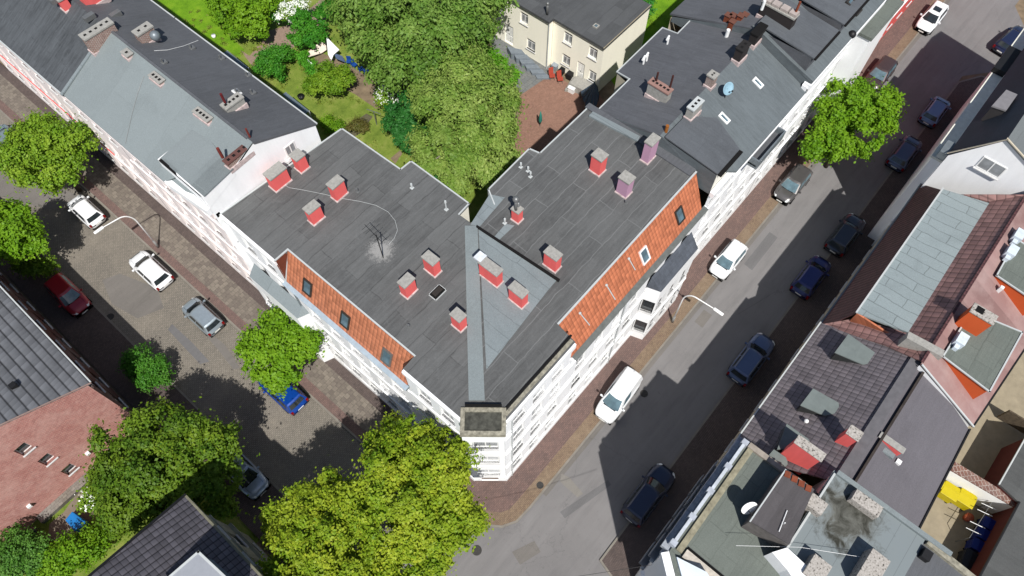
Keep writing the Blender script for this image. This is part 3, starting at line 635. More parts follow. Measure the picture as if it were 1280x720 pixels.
# eaves gutters of the mansards
mb = MB(); mb.box(6.42, 13.1, 10.72, 6.64, 23.3, 10.94); mb.build('gutter', ZINC, CH)
mb = MB(); mb.slab([(6.35, 13.1, 10.96), (6.35, 23.3, 10.96), (6.64, 23.3, 11.02), (6.64, 13.1, 11.02)], 0.04); mb.build('eaves_flashing', m_plain('pale_zinc', srgb(168, 184, 196), 0.5), CH)
mb = MB(); mb.slab([(13.8, 7.05, 10.98), (27.2, 7.05, 10.98), (27.2, 7.42, 11.03), (13.8, 7.42, 11.03)], 0.05); mb.build('eaves_flashing', m_plain('weathered_zinc', srgb(120, 126, 124), 0.6, var=0.2), CH)
# edges
edge_trim(CH, [(*p, RZ) for p in roofL[:4]], 0.05, 0.07); edge_trim(CH, [(*p, RZ) for p in roofL[3:6]], 0.05, 0.07)
edge_trim(CH, [(*p, RZ) for p in [(17.6, 16.4), (18.17, 17.36), (22.1, 17.48), (22.25, 16.75), (27.2, 16.75)]], 0.05, 0.07)
edge_trim(CH, [(27.28, 16.7, RZ), (27.3, 8.8, RZ)], 0.09, 0.12, BITC)
edge_trim(CH, [(6.66, 28.0, RZ), (6.66, 23.3, RZ)], 0.07, 0.04, WHITE); edge_trim(CH, [(6.66, 13.1, RZ), (6.66, 9.1, RZ)], 0.07, 0.04, WHITE)
# gravelly parapet of the right front: felt edge, box gutter and mossy coping
mb = MB(); mb.box(8.3, 7.42, RZ, 13.7, 7.62, RZ + 0.06); mb.build('parapet_coping', DIRTY, CH)
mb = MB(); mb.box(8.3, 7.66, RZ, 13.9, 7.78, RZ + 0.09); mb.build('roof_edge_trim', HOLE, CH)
# corner turret: parapet box with a mossy felt deck
A, d, n, L = build_frame((6.7, 9.0), (8.05, 7.4))
def C3(s, y, z): p = A + d * s - n * y; return (p.x, p.y, z)
def ring(s0, s1, y0, y1, t, za, zb):
    m = MB()
    for q in (((s0, y0), (s1, y0 + t)), ((s0, y1 - t), (s1, y1)), ((s0, y0 + t), (s0 + t, y1 - t)), ((s1 - t, y0 + t), (s1, y1 - t))):
        (p0, r0), (p1, r1) = q; m.prism([C3(p0, r0, 0)[:2], C3(p1, r0, 0)[:2], C3(p1, r1, 0)[:2], C3(p0, r1, 0)[:2]], za, zb)
    return m
ring(-0.10, L + 0.10, -0.80, 0.62, 0.22, RZ - 0.25, RZ + 0.12).build('turret_parapet', DIRTY, CH)
m = MB(); m.prism([C3(*q, 0)[:2] for q in ((0.1, -0.6), (L - 0.1, -0.6), (L - 0.1, 0.42), (0.1, 0.42))], RZ - .1, RZ + 0.03); m.build('turret_deck', m_plain('mossy_felt', srgb(92, 92, 84), 0.9, var=0.5, scale=4), CH)
m = MB(); m.prism([C3(*q, 0)[:2] for q in ((-0.04, -0.72), (L + 0.04, -0.72), (L + 0.04, 0.1), (-0.04, 0.1))], RZ - 1.15, RZ - 0.26)
m.build('cornice', WHITE, CH); m = MB(); m.prism([C3(*q, 0)[:2] for q in ((0.12, 0.63), (L - 0.12, 0.63), (L - 0.12, .75), (0.12, .75))], RZ - 0.1, RZ + 0.28); m.build('turret_back_shade', HOLE, CH)  # bar behind the turret: its shadow is put into the black colour
# metal valley strip and the triangular sheet-metal field
p = [G(581, 283, RZ), G(597, 283, RZ), G(606, 501, RZ), G(586, 501, RZ)]
m = MB(); m.slab([q + Vector((0, 0, 0.09)) for q in p], 0.12); m.build('metal_strip', PALE, CH)
p = [G(598, 285, RZ), G(697, 349, RZ), G(684, 364, RZ), G(608, 462, RZ)]
m = MB(); m.slab([q + Vector((0, 0, 0.035)) for q in p], 0.08); m.build('metal_field', METAL, CH)
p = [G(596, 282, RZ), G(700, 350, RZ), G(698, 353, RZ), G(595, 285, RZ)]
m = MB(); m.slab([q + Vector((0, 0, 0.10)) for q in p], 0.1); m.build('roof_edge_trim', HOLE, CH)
for q in ([(588, 281), (612, 243), (631, 247), (600, 283)], [(618, 296), (632, 280), (643, 282), (624, 300)]):
    m = MB(); m.slab([G(*t, RZ) + Vector((0, 0, 0.02)) for t in q], 0.03); m.build('flashing', METAL, CH)
m = MB(); m.slab([(26.75, 8.8, RZ + 0.10), (27.4, 8.8, RZ + 0.10), (27.4, 16.9, RZ + 0.10), (26.95, 16.9, RZ + 0.10)], 0.1); m.build('party_wall_coping', BITC, CH)
m = MB(); m.slab([G(x, y, RZ + 0.1) + Vector((0, 0, 0.06)) for x, y in ((736, 145), (741, 140), (800, 171), (797, 177))], 0.15); m.build('flashing', METAL, CH)
# chimneys: picture point of the cap's centre, size along X and along Y, height
CHL = [((343, 213), 1.15, 0.62, 1.15, REDP, 'largest red rendered chimney beside the white gable wall'), ((371, 193), 0.62, 0.6, 1.05, REDP, None),
       ((418.5, 227), 0.85, 0.5, 1.1, REDP, None), ((389, 258), 0.8, 0.5, 1.05, REDP, None), ((507.5, 350), 0.75, 0.5, 1.1, REDP, None), ((538, 322), 0.5, 0.8, 1.15, REDP, None),
       ((572.5, 393), 0.5, 0.65, 1.1, REDP, None), ((613, 332), 0.48, 1.3, 1.15, REDP, None), ((648, 361.5), 0.5, 0.95, 1.1, REDP, None), ((691.5, 316), 0.5, 0.85, 1.15, REDP, None),
       ((750, 193), 0.62, 0.72, 1.25, REDP, None), ((784, 221), 0.6, 0.72, 1.25, PURP, 'mauve rendered chimney'), ((816, 174), 0.8, 0.5, 1.5, PURP, 'tall mauve rendered chimney by the party wall')]
for (px, py), du, dv_, h, mt, lb in CHL:
    h = h * 1.1 if lb is None or 'mauve' in lb else h
    c = G(px, py, RZ + h + 0.13); chimney(CH, (c.x, c.y), du, dv_, RZ, h, mt, label=lb)
c = G(646.5, 262, RZ + 1.0); o = chimney(CH, (c.x, c.y), 0.42, 0.5, RZ, 1.0, REDP, label='red chimney carrying two steel flues')
m = MB(); m.tube([(c.x - 0.12, c.y, RZ + 1.1), (c.x - 0.12, c.y, RZ + 2.0)], 0.09, 12); m.ball((c.x - 0.12, c.y, RZ + 2.15), 0.2, 12, 8)
m.tube([(c.x + 0.15, c.y + 0.05, RZ + 0.2), (c.x + 0.15, c.y + 0.05, RZ + 1.5)], 0.09, 12); m.build('steel_flue', GREYM, o, True)
c = G(614, 326, RZ + 1.35); m = MB(); m.rbox(c.x - 0.2, c.y + 0.62, RZ + 1.25, RZ + 1.4, 0.55, 0.5); m.build('chimney_cap', m_plain('cap_sheet_white', srgb(200, 205, 210), 0.5), CH)
# vents, hatch, aerial, cable
for x, y, h in ((515, 235, 0.3), (558, 262, 0.75), (651, 209, 0.3), (660, 214, 0.3), (663, 221, 0.35), (631, 279, 0.35), (782, 254, 0.12), (447, 240, 0.2), (511, 408, 0.08)): pipe(CH, x, y, RZ, h, 0.042, TRIM if h > 0.2 else GREYM)
hp = G(547, 366, RZ); m = MB(); m.rbox(hp.x, hp.y, RZ, RZ + 0.14, 0.75, 0.45); hb = m.build('roof_hatch', HOLE, CH); m = MB(); m.rbox(hp.x, hp.y, RZ + 0.14, RZ + 0.2, 0.6, 0.3); m.build('hatch_cover', FRAMED, hb); edge_trim(CH, [(hp.x - .42, hp.y - .27, RZ), (hp.x + .42, hp.y - .27, RZ), (hp.x + .42, hp.y + .27, RZ), (hp.x - .42, hp.y + .27, RZ)], 0.025, 0.1, closed=True)
ab = G(479, 322, RZ); m = MB(); m.tube([(ab.x, ab.y, RZ), (ab.x, ab.y, RZ + 2.4)], 0.03, 8)
for zz, lx in ((2.3, 0.7),):
    m.tube([(ab.x - 0.1, ab.y - 0.6, RZ + zz), (ab.x + 0.1, ab.y + 1.0, RZ + zz)], 0.018, 6)
    for i in range(5): yy = -0.5 + i * 0.34; m.tube([(ab.x - lx / 2 + 0.1 * yy, ab.y + yy, RZ + zz), (ab.x + lx / 2 + 0.1 * yy, ab.y + yy, RZ + zz)], 0.01, 5)
m.build('aerial', DARKM, CH)
cable(CH, [G(x, y, RZ) + Vector((0, 0, 0.03)) for x, y in ((353, 230), (362, 235), (380, 238), (405, 243), (425, 248), (450, 252), (470, 257), (485, 265), (494, 276), (497, 288), (493, 298), (486, 306))], 0.011, TRIM)
def splash(px, py, z, r, n, par, seed):
    rr = random.Random(seed); m = MB(); c = G(px, py, z)
    for i in range(n):
        a = rr.uniform(0, 2 * pi); q = r * sqrt(rr.random()); x = c.x + q * cos(a) * 1.25; y = c.y + q * sin(a) * 0.8; s = rr.uniform(0.02, 0.09); b = rr.uniform(0, pi)
        m.prism([(x + s * cos(b + k * 1.26) * rr.uniform(.6, 1.3), y + s * sin(b + k * 1.26) * rr.uniform(.6, 1.3)) for k in range(5)], z - 0.01, z + 0.006)
    return m.build('bird_droppings', m_plain('droppings', srgb(190, 190, 186), 0.9), par)
# roof windows in the mansards
for px, py in ((385, 359), (432, 400), (484, 446)):
    q = GP(px, py, 11.0 - 6.62 * 2.3, 2.3, 0); skylight(CH, q, (0, -1, 0), None, (-2.3, 0, 1), 0.72, 1.05, GREYM if px == 484 else FRAMED)
for px, py in ((849, 269), (805, 319)):
    q = GP(px, py, 11.0 - 7.38 * 1.76, 0, 1.76); skylight(CH, q, (1, 0, 0), None, (0, -1.76, 1), 0.7, 1.05, FRAMED if px == 849 else WHM)
for px, py, q2 in ((785, 323, (793, 337)), (757, 356, (768, 374)), (724, 391, (736, 406))):
    a_ = GP(px, py, 11.0 - 7.38 * 1.76, 0, 1.76); b_ = GP(*q2, 11.0 - 7.38 * 1.76, 0, 1.76); n_ = Vector((0, -1.76, 1)).normalized() * 0.06
    m = MB(); m.tube([a_ + n_, b_ + n_], 0.035, 6); m.ball(a_ + n_, 0.09, 8, 5); m.build('lightning_rod', TRIM, CH)
# oriels: bays standing out over the pavements
def oriel(par, P, z0, z1, zt, mat, roofmat, wins, inner):
    """P: outline of the bay from the wall out and back, outside on the right; inner = ridge points on the wall"""
    for i in range(len(P) - 1):
        Lq = hypot(P[i + 1][0] - P[i][0], P[i + 1][1] - P[i][1]); o_ = []
        if wins[i]:
            for zz in (1.25, 4.35): o_ += [(Lq * (k + 0.5) / wins[i] - 0.42, Lq * (k + 0.5) / wins[i] + 0.42, zz, zz + 1.6, 'one') for k in range(wins[i])]
        facade(par, P[i], P[i + 1], z0, z1, [q for q in o_ if q[2] > z0 and q[3] < z1], mat, fm=FRAMED, name='bay_wall', bands=[(3.5, 0.15, 0.07)])
    mb = MB(); e = [(*q, z1) for q in P]
    for i in range(len(P) - 1):
        if i == 0: mb.add([e[0], e[1], inner[0]], [(0, 1, 2)])
        elif i == len(P) - 2: mb.add([e[i], e[i + 1], inner[1]], [(0, 1, 2)])
        else: mb.add([e[i], e[i + 1], inner[1], inner[0]], [(0, 1, 2, 3)])
    mb.build('bay_roof', roofmat, par)
oriel(CH, [(22.0, 7.41), (22.3, 6.5), (26.6, 6.5), (27.1, 7.41)], 0.0, 7.6, 8.4, WHITE, m_bitumen('slate_bay_roof', srgb(92, 98, 108), 'x', .25, .4, .8), (1, 3, 1), ((22.3, 7.41, 8.5), (26.8, 7.41, 8.5)))
oriel(CH, [(6.69, 28.0), (5.95, 27.6), (5.95, 22.9), (6.69, 22.6)], 0.0, 7.4, 8.0, WHITE, METAL, (0, 3, 1), ((6.69, 27.7, 8.0), (6.69, 23.0, 8.0)))
m = MB(); m.tube([(6.62, 23.1, 0.1), (6.62, 23.1, 10.8)], 0.05, 8); m.build('downpipe', ZINC, CH)
m = MB(); m.tube([(8.6, 7.34, 0.1), (8.6, 7.34, 12.7)], 0.05, 8); m.build('downpipe', TRIM, CH)
m = MB(); m.tube([(19.2, 7.33, 0.1), (19.2, 7.33, 10.8)], 0.05, 8); m.build('downpipe', TRIM, CH)

# ================================================================== left row: two houses along the left street
H1 = thing('row_house', 'white house with pale grey front roof and blank white gable above the corner house', 'apartment house')
facade(H1, (6.7, 41.9), (6.7, 28.1), 0, 14.1, rows(13.8, 7, 1.0, (1.2, 4.4, 7.6, 10.9), 1.7, 0.5, 0.5), PINKW, bands=[(3.5, 0.2, 0.1), (6.9, 0.12, 0.07), (10.2, 0.12, 0.07), (13.2, 0.35, 0.25)])
mb = MB(); gp = [(6.35, 15.45), (8.5, 15.65), (10.4, 16.35), (14.4, 14.4)]
mb.poly([(6.35, 28.1, 0), (14.4, 28.1, 0), (14.4, 28.1, 14.4), (10.4, 28.1, 16.35), (8.5, 28.1, 15.65), (6.35, 28.1, 15.45)])
mb.build('gable_wall', WHITE, H1)
facade(H1, (14.35, 28.1), (14.35, 41.9), 0, 14.3, rows(13.8, 6, 1.0, (1.2, 4.4, 7.6, 10.9), 1.6, 0.5, 0.5), WHITE2)
zr = 16.4; xr = 10.35; FE = (5.8, 14.25)
sl1 = (zr - FE[1]) / (xr - FE[0])
def PF(px, py): return GP(px, py, FE[1] - sl1 * FE[0], sl1, 0)
slr = (14.42 - zr) / (14.42 - xr)
def PRr(px, py): return GP(px, py, zr - slr * xr, slr, 0)
mb = MB(); mb.slab([(FE[0], 42.0, FE[1]), (FE[0], 31.6, FE[1]), (xr, 28.1, zr), (xr, 42.0, zr)], 0.14); mb.slab([(FE[0], 31.6, FE[1]), (6.5, 31.2, FE[1] + 0.33), (6.7, 28.1, FE[1] + 0.4), (xr, 28.1, zr)], 0.12)
mb.build('roof', PALE, H1).__setitem__('label', 'pale blue-grey coated front slope')
mb = MB(); mb.slab([(xr, 42.0, zr), (xr, 28.02, zr), (14.5, 28.02, 14.4), (14.5, 42.0, 14.4)], 0.14); mb.build('roof', BITC, H1)
# raised dormer end with its white front wall
mb = MB(); mb.prism([(6.38, 32.4), (6.38, 28.08), (8.6, 28.08), (9.2, 32.0)], [14.3, 14.3, 15.1, 15.2], [15.15, 15.4, 15.72, 15.7]); mb.build('dormer', WHITE, H1)
mb = MB(); mb.slab([(6.5, 32.3, 15.2), (6.42, 28.0, 15.46), (8.6, 28.0, 15.78), (9.3, 32.1, 15.8)], 0.06); mb.build('dormer_roof', m_bitumen('felt_grey_dull', srgbw(146, 155, 157, 1.6), 'x', 1.4, 12, .93, .3, 1.1), H1)
mb = MB(); mb.box(6.36, 28.4, 15.1, 6.52, 32.2, 15.26); mb.build('gutter', HOLE, H1)
mb = MB(); mb.prism([(5.78, 41.9), (5.78, 31.4), (6.7, 31.4), (6.7, 41.9)], 13.75, 14.12); mb.build('eaves_cornice', PINKW, H1)
mb = MB(); mb.prism([(5.8, 31.6), (6.36, 31.6), (6.36, 28.1), (6.1, 28.1)], 13.75, 14.3); mb.build('eaves_cornice', WHITE, H1)
edge_trim(H1, [(xr, 41.9, zr), (xr, 28.6, zr)], 0.1, 0.05, BITC); edge_trim(H1, [(14.48, 28.02, 14.42), (14.48, 42, 14.42)], 0.05, 0.06)
edge_trim(H1, [(5.8, 42.0, 14.28), (xr, 42.0, zr + 0.04)], 0.13, 0.09, METAL)
# ridge-side chimneys
c = PF(126, 40); chimney(H1, (9.7, 41.85), 2.0, 0.6, 15.7, 1.1, BRICKC, CONC, flues=5, label='long brick party-wall chimney with five flues')
for px, py, a_, b_, fl in ((158, 70, 0.42, 0.6, 1), (195, 101, 0.4, 1.0, 3), (252, 147, 0.4, 1.25, 4)):
    q = PF(px, py); chimney(H1, (q.x + .1, q.y - .1), a_, b_, q.z, 0.22, BRICKC, CONC, 0.08, flues=fl)
q = PRr(186, 50); chimney(H1, (q.x, q.y), 1.1, 0.55, q.z, 0.8, BRICKC, CONC, flues=2); m = MB(); m.ball((q.x + 0.3, q.y - 0.6, q.z + 0.5), 0.33, 10, 6); m.build('cowl', ZINC, H1, True)
q = PRr(294, 135); chimney(H1, (q.x, q.y), 1.25, 0.5, q.z, 0.5, CONC, CONC, flues=4)
m = MB(); m.tube([(q.x - 0.4, q.y, q.z + 0.8), (q.x - 0.4, q.y, q.z + 1.5)], 0.08, 8); m.build('chimney_pot', m_plain('red_pot', srgb(120, 40, 44), 0.6), H1)
chimney(H1, (9.5, 28.35), 2.0, 0.4, 15.7, 0.42, BRICKC, m_plain('brick_coping', srgb(122, 84, 78), 0.85, var=0.2), 0.08, flues=5, label='low brick flue wall along the gable')
m = MB(); m.tube([(8.6, 28.6, 16.3), (8.6, 28.6, 17.1)], 0.09, 8); m.tube([(10.5, 28.5, 16.4), (10.5, 28.5, 17.1)], 0.06, 8); m.build('chimney_pot', m_plain('red_pot2', srgb(134, 58, 50), 0.7), H1)
for px, py in ((239, 61), (276, 74), (309, 95), (315, 117), (296, 116), (204, 79)):
    q = PRr(px, py); m = MB(); m.tube([q, q + Vector((0, 0, 0.35))], 0.06, 8); m.rbox(q.x, q.y, q.z - 0.05, q.z + 0.05, 0.5, 0.3); m.build('vent_pipe', GREYM, H1)
q = PRr(296, 116); skylight(H1, q, (0, 1, 0), None, (-slr, 0, 1), 0.5, 0.4, WHM)
cable(H1, [PRr(x, y) + Vector((0, 0, 0.04)) for x, y in ((193, 64), (210, 63), (230, 58), (248, 51))])
cable(H1, [PF(x, y) + Vector((0, 0, 0.03)) for x, y in ((180, 96), (173, 115), (166, 140), (157, 180))], 0.012, GREYM)
gw = window_meshes(0.75, 0.85, 'x', FRAMEW, 0.1)
for sx_, zz in ((12.3, 13.55),):
    M = Matrix.Translation((sx_, 28.1 - 0.12, zz)) @ Matrix(((1, 0, 0, 0), (0, -1, 0, 0), (0, 0, 1, 0), (0, 0, 0, 1)))
    wn = put('window', gw[0], H1, M); put('pane', gw[1], wn, Matrix.Identity(4)); put('sill', gw[2], wn, Matrix.Identity(4))
m = MB(); m.prism([(11.7, 28.02), (12.7, 28.02), (12.7, 27.9), (11.7, 27.9)], RZ, RZ + 0.2); m.build('wall_ledge', WHITE, H1)

H2 = thing('row_house', 'white and red trimmed apartment house with streaked dark felt roof at the upper left', 'apartment house')
facade(H2, (6.7, 66), (6.7, 42.0), 0, 14.1, rows(24, 12, 1.0, (1.2, 4.4, 7.6, 10.9), 1.7, 0.5, 0.5), PINKW, bands=[(3.5, 0.2, 0.1), (13.2, 0.35, 0.25)])
for zz in (3.75, 10.5): 
    m = MB(); m.box(6.62, 46.5, zz, 6.69, 66, zz + 0.1); m.build('red_band', PINK, H2)
facade(H2, (14.35, 42.0), (14.35, 66), 0, 14.3, rows(24, 10, 1.0, (1.2, 4.4, 7.6, 10.9), 1.6, 0.5, 0.5), WHITE2)
mb = MB(); mb.slab([(5.75, 66, FE[1]), (5.75, 42.02, FE[1]), (xr, 42.02, zr), (xr, 66, zr)], 0.14); mb.build('roof', SLATY, H2)
mb = MB(); mb.slab([(xr, 66, zr), (xr, 42.02, zr), (14.5, 42.02, 14.4), (14.5, 66, 14.4)], 0.14); mb.build('roof', BITC, H2)
edge_trim(H2, [(14.48, 42.0, 14.42), (14.48, 66, 14.42)], 0.05, 0.06); edge_trim(H2, [(5.75, 42.1, 14.3), (5.75, 66, 14.3)], 0.06, 0.04)
mb = MB(); mb.prism([(5.75, 66), (5.75, 42.0), (6.7, 42.0), (6.7, 66)], 13.75, 14.12); mb.build('eaves_cornice', PINKW, H2)
q = PF(80, 12); chimney(H2, (q.x + .2, q.y), 0.5, 0.7, q.z, 0.8, REDP, CONC, flues=2)
q = PRr(120, 2); chimney(H2, (q.x, q.y), 1.5, 0.6, q.z, 1.1, REDP, CONC)
for px, py in ((145, 19), (112, 22), (70, 0)): q = PRr(px, py); m = MB(); m.rbox(q.x, q.y, q.z - 0.1, q.z + 0.2, 0.7, 0.35); m.build('roof_vent', GREYM, H2)
# lean-to porch roofs at the rear of the row
for i, (p_, lb) in enumerate(((((279, 66), (284, 63), (310, 84), (304, 88)), 'small blue-grey porch roof behind the left row, by the pink path'), (((353, 118), (357, 115), (386, 138), (381, 143)), 'small blue-grey porch roof behind the left row, near the corner house'))):
    t_ = thing('porch', lb, 'porch', tuple(G(*p_[0])), group='porches behind the left row'); b_ = Vector(t_.location)
    P = [G(*q, 2.6) - b_ for q in p_]; m = MB(); m.slab(P, 0.08); m.build('porch_roof', m_plain('porch_sheet', srgb(120, 136, 146), 0.5), t_)
    for q in (P[1], P[2]): m = MB(); m.tube([(q.x, q.y, 0), (q.x, q.y, q.z - .05)], 0.05, 8); m.build('post', TRIM, t_)
    m = MB(); m.prism([(q.x, q.y) for q in P], 0, 0.1); m.build('floor_slab', CONC, t_)

# ================================================================== right row beyond the corner house
R1H = thing('row_house', 'pale house with charcoal rear roof and blue satellite dish, adjoining the corner house', 'apartment house')
YR, YRid, ZRid, YE, ZE = 16.6, 11.62, 14.3, 7.0, 12.5
facade(R1H, (27.35, 7.42), (38.0, 7.42), 0, 12.4, rows(10.6, 6, 1.0, (1.2, 4.3, 7.4, 10.2), 1.6, 0.4, 0.4), WHITE, bands=[(3.5, 0.2, 0.1), (6.6, 0.12, 0.08), (9.5, 0.12, 0.08), (11.9, 0.4, 0.3)])
ro = [(27.35, 16.4), (27.4, 17.9), (33.2, 17.5), (33.2, 16.55), (38.6, 16.5), (40.2, 18.0)]
zro = 12.6
slb = (ZRid - zro) / (YRid - 17.2)
def PB(px, py): return GP(px, py, ZRid - slb * YRid, 0, slb)
slf = (ZRid - ZE) / (YRid - YE)
def PFr(px, py): return GP(px, py, ZRid - slf * YRid, 0, slf)
# rear slope traced on its own plane
P1 = [PB(*p) for p in ((743, 142), (787, 99), (771, 90), (828, 35), (847, 42), (893, -5), (960, 30), (955, 40), (827, 170))]
P1[7] = Vector((PB(955, 40).x, YRid, ZRid)); P1[6] = Vector((P1[5].x, YRid, ZRid)); P1[8] = Vector((27.4, YRid, ZRid)); P1[0] = Vector((27.4, P1[0].y, P1[0].z))
mb = MB(); mb.slab(P1, 0.15); mb.build('roof', BITS, R1H).__setitem__('label', 'charcoal felt rear slope')
edge_trim(R1H, P1[:6], 0.05, 0.06)
for a, b in zip(P1[:5], P1[1:6]): facade(R1H, (b.x, b.y - .05), (a.x, a.y - .05), 0, min(a.z, b.z) - 0.12, rows((b - a).length, max(1, int((b - a).length / 2)), 0.9, (1.3, 4.4, 7.5), 1.5, .4, .4) if (b - a).length > 2.5 else [], BEIGE)
mb = MB(); mb.slab([(27.4, YRid, ZRid), (27.4, 8.9, ZRid - slf * (YRid - 8.9)), (29.6, YE, ZE), (38.3, YE, ZE), (38.3, YRid, ZRid)], 0.15); mb.build('roof', BITF, R1H).__setitem__('label', 'streaked grey front slope')
# raised flat field next to the corner house and its white front
q = [G(x, y, 14.3) for x, y in ((832, 192), (874, 160), (919, 189), (886, 227))]
wallring(R1H, [(27.41, 16.6), (27.41, YRid), (27.41, 7.45)], 12.0, [13.0, ZRid - .02, 13.9], BITF, 'party_wall')
mb = MB(); mb.slab([(27.45, 11.3, 14.38), (27.45, 7.45, 14.0), (29.9, 7.45, 14.0), (30.9, 9.8, 14.2), (29.6, 11.3, 14.38)], 0.1); mb.build('dormer_roof', BITF2, R1H)
wallring(R1H, [(27.4, 7.46), (29.9, 7.46), (30.6, 9.6)], 12.2, [13.9, 13.9, 14.1], WHITE2, 'dormer_wall')
m = MB(); m.box(27.5, 7.2, 13.82, 29.9, 7.45, 13.94); m.build('gutter', HOLE, R1H)
mb = MB(); mb.prism([(29.5, 7.42), (38.2, 7.42), (38.2, 6.95), (29.5, 6.95)], 12.1, 12.33); mb.build('eaves_cornice', WHITE, R1H)
# balcony trough
BALX = (31.4, 34.7)
mb = MB(); mb.box(BALX[0], 6.45, 11.6, BALX[1], 7.4, 11.72); mb.build('balcony_floor', BITC, R1H)
for bx in ((BALX[0], 6.35, BALX[1], 6.45), (BALX[0], 6.45, BALX[0] + .1, 7.4), (BALX[1] - .1, 6.45, BALX[1], 7.4)):
    mb = MB(); mb.box(bx[0], bx[1], 11.4, bx[2], bx[3], 12.2); mb.build('balcony_wall', ZINC, R1H)
# its roof furniture
q = PB(822, 122); chimney(R1H, (q.x, q.y), 0.5, 1.5, q.z, 0.95, CONC, m_plain('pink_cap', srgb(178, 140, 130), 0.8), flues=5)
for px, py in ((816, 118), (834, 122)): q2 = PB(px, py); m = MB(); m.tube([q2 + Vector((0, 0, .9)), q2 + Vector((0, 0, 1.9))], 0.07, 8); m.build('chimney_pot', m_plain('dark_pot', srgb(84, 48, 44), 0.7), R1H)
q = PB(861, 136); chimney(R1H, (q.x - .2, q.y - .4), 1.05, 0.45, q.z, 0.8, CONC, TRIM, flues=3)
q = PB(887, 106); chimney(R1H, (q.x, q.y), 0.5, 0.5, q.z, 0.8, BRICKC, CONC, flues=2)
q = PB(924, 72); chimney(R1H, (q.x, q.y), 0.9, 0.5, q.z, 0.9, m_plain('sooty_brick', srgb(58, 52, 52), 0.9), m_plain('soot_cap', srgb(46, 44, 44), 0.9), flues=2)
q = PB(944, 50); chimney(R1H, (q.x, q.y), 1.2, 0.5, q.z, 0.8, m_plain('sooty_brick2', srgb(50, 46, 46), 0.9), HOLE)
q = PB(913, 32); 
for k, (dx, dy, mt) in enumerate(((-0.4, 0.1, RUST), (0.0, 0.35, RUST), (0.2, -0.1, RUST), (0.7, -0.2, CONC), (-0.2, 0.6, RUST))):
    chimney(R1H, (q.x + dx, q.y + dy - .3), 0.34, 0.34, q.z, 0.75 + 0.1 * (k % 3), mt, m_plain('clay_cap', srgb(128, 84, 70), 0.8), 0.06, foot=False)
chimney(R1H, (q.x + 0.2, q.y - 1.0), 1.3, 0.4, q.z, 0.5, CONC, HOLE, foot=False)
for dx, dy in ((-1.2, -0.4), (0.1, -1.7)):
    m = MB(); m.tube([(q.x + dx, q.y + dy, q.z - .1), (q.x + dx, q.y + dy, q.z + 0.7)], 0.13, 10); m.build('vent_pipe', WHM, R1H)
for px, py in ((834, 55), (804, 80), (808, 76)): q2 = PB(px, py); m = MB(); m.tube([q2, q2 + Vector((0, 0, .5))], 0.07, 8); m.tube([q2 + Vector((-.2, 0, .5)), q2 + Vector((.2, 0.1, .5))], 0.08, 8); m.build('vent_pipe', WHM, R1H)
for px, py in ((947, 104), (905, 148)):
    q2 = PFr(px, py); skylight(R1H, q2, (1, 0, 0), None, (0, -slf, 1), 0.42, 0.8, WHM, PANEL, 0.08, 0.12)
def dish(par, p, r, head, mat, h=0.7):
    """a satellite dish: concave bowl on a mast with feed arm; head = bearing it looks to"""
    m = MB(); n = 20; el = radians(30); D = Vector((cos(head) * cos(el), sin(head) * cos(el), sin(el))); u = D.orthogonal().normalized(); v_ = D.cross(u); c = Vector(p) + Vector((0, 0, h))
    vs = []; fs = []
    for i in range(5):
        for k in range(n): a = 2 * pi * k / n; rr = r * i / 4; vs.append(c + (u * cos(a) + v_ * sin(a)) * rr + D * (0.28 * rr * rr / r - 0.1))
    for i in range(4):
        for k in range(n): fs.append((i * n + k, i * n + (k + 1) % n, (i + 1) * n + (k + 1) % n, (i + 1) * n + k))
    m.add(vs, fs); d_ = m.build('satellite_dish', mat, par, True)
    md = d_.modifiers.new('thick', 'SOLIDIFY'); md.thickness = 0.02
    k_ = MB(); k_.tube([Vector(p), c - D * 0.12], 0.035, 8); k_.tube([c - Vector((0, 0, r * .9)), c + D * r * 1.0 - Vector((0, 0, .1))], 0.018, 6); e = c + D * r; k_.ball(e - Vector((0, 0, .1)), 0.06, 8, 5); k_.build('dish_mast', DARKM, d_)
    return d_
q2 = PFr(906, 122); dish(R1H, q2, 0.42, -1.9, m_plain('pale_blue_dish', srgb(150, 186, 204), 0.5), 0.8)
m = MB(); p_ = G(829, 176, RZ + 0.1); m.tube([p_, p_ + Vector((0, 0, 1.4))], 0.11, 10); m.build('chimney_pot', m_plain('amber_pipe', srgb(176, 110, 50), 0.5), R1H).__setitem__('label', 'amber pipe by the party wall')

R2H = thing('row_house', 'white apartment house with two raised flat grey roof fields on the front slope', 'apartment house')
facade(R2H, (38.1, 7.42), (48.8, 7.42), 0, 13.0, rows(10.6, 6, 1.0, (1.2, 4.3, 7.4, 10.2), 1.7, 0.4, 0.4), WHITE, bands=[(3.5, 0.2, 0.12), (6.6, 0.14, 0.1), (9.5, 0.14, 0.1), (12.4, 0.5, 0.35)])
mb = MB(); wallring(R2H, [(38.33, 17.8), (38.33, YRid), (38.33, 7.0)], 12.0, [12.45, 14.85, 13.1], BITF, 'party_wall'); mb.slab([(38.35, YRid, 14.9), (38.35, 6.95, 13.25), (49.3, 6.95, 13.25), (49.3, YRid, 14.9)], 0.15); mb.build('roof', BITF, R2H)
mb = MB(); mb.slab([(38.35, 18.0, 12.6), (38.35, YRid, 14.9), (49.3, YRid, 14.9), (49.3, 18.0, 12.6)], 0.15); mb.build('roof', BITS, R2H)
facade(R2H, (49.3, 17.9), (38.35, 17.9), 0, 12.3, rows(10.9, 5, 1.0, (1.2, 4.3, 7.4), 1.6, .5, .5), BEIGE)
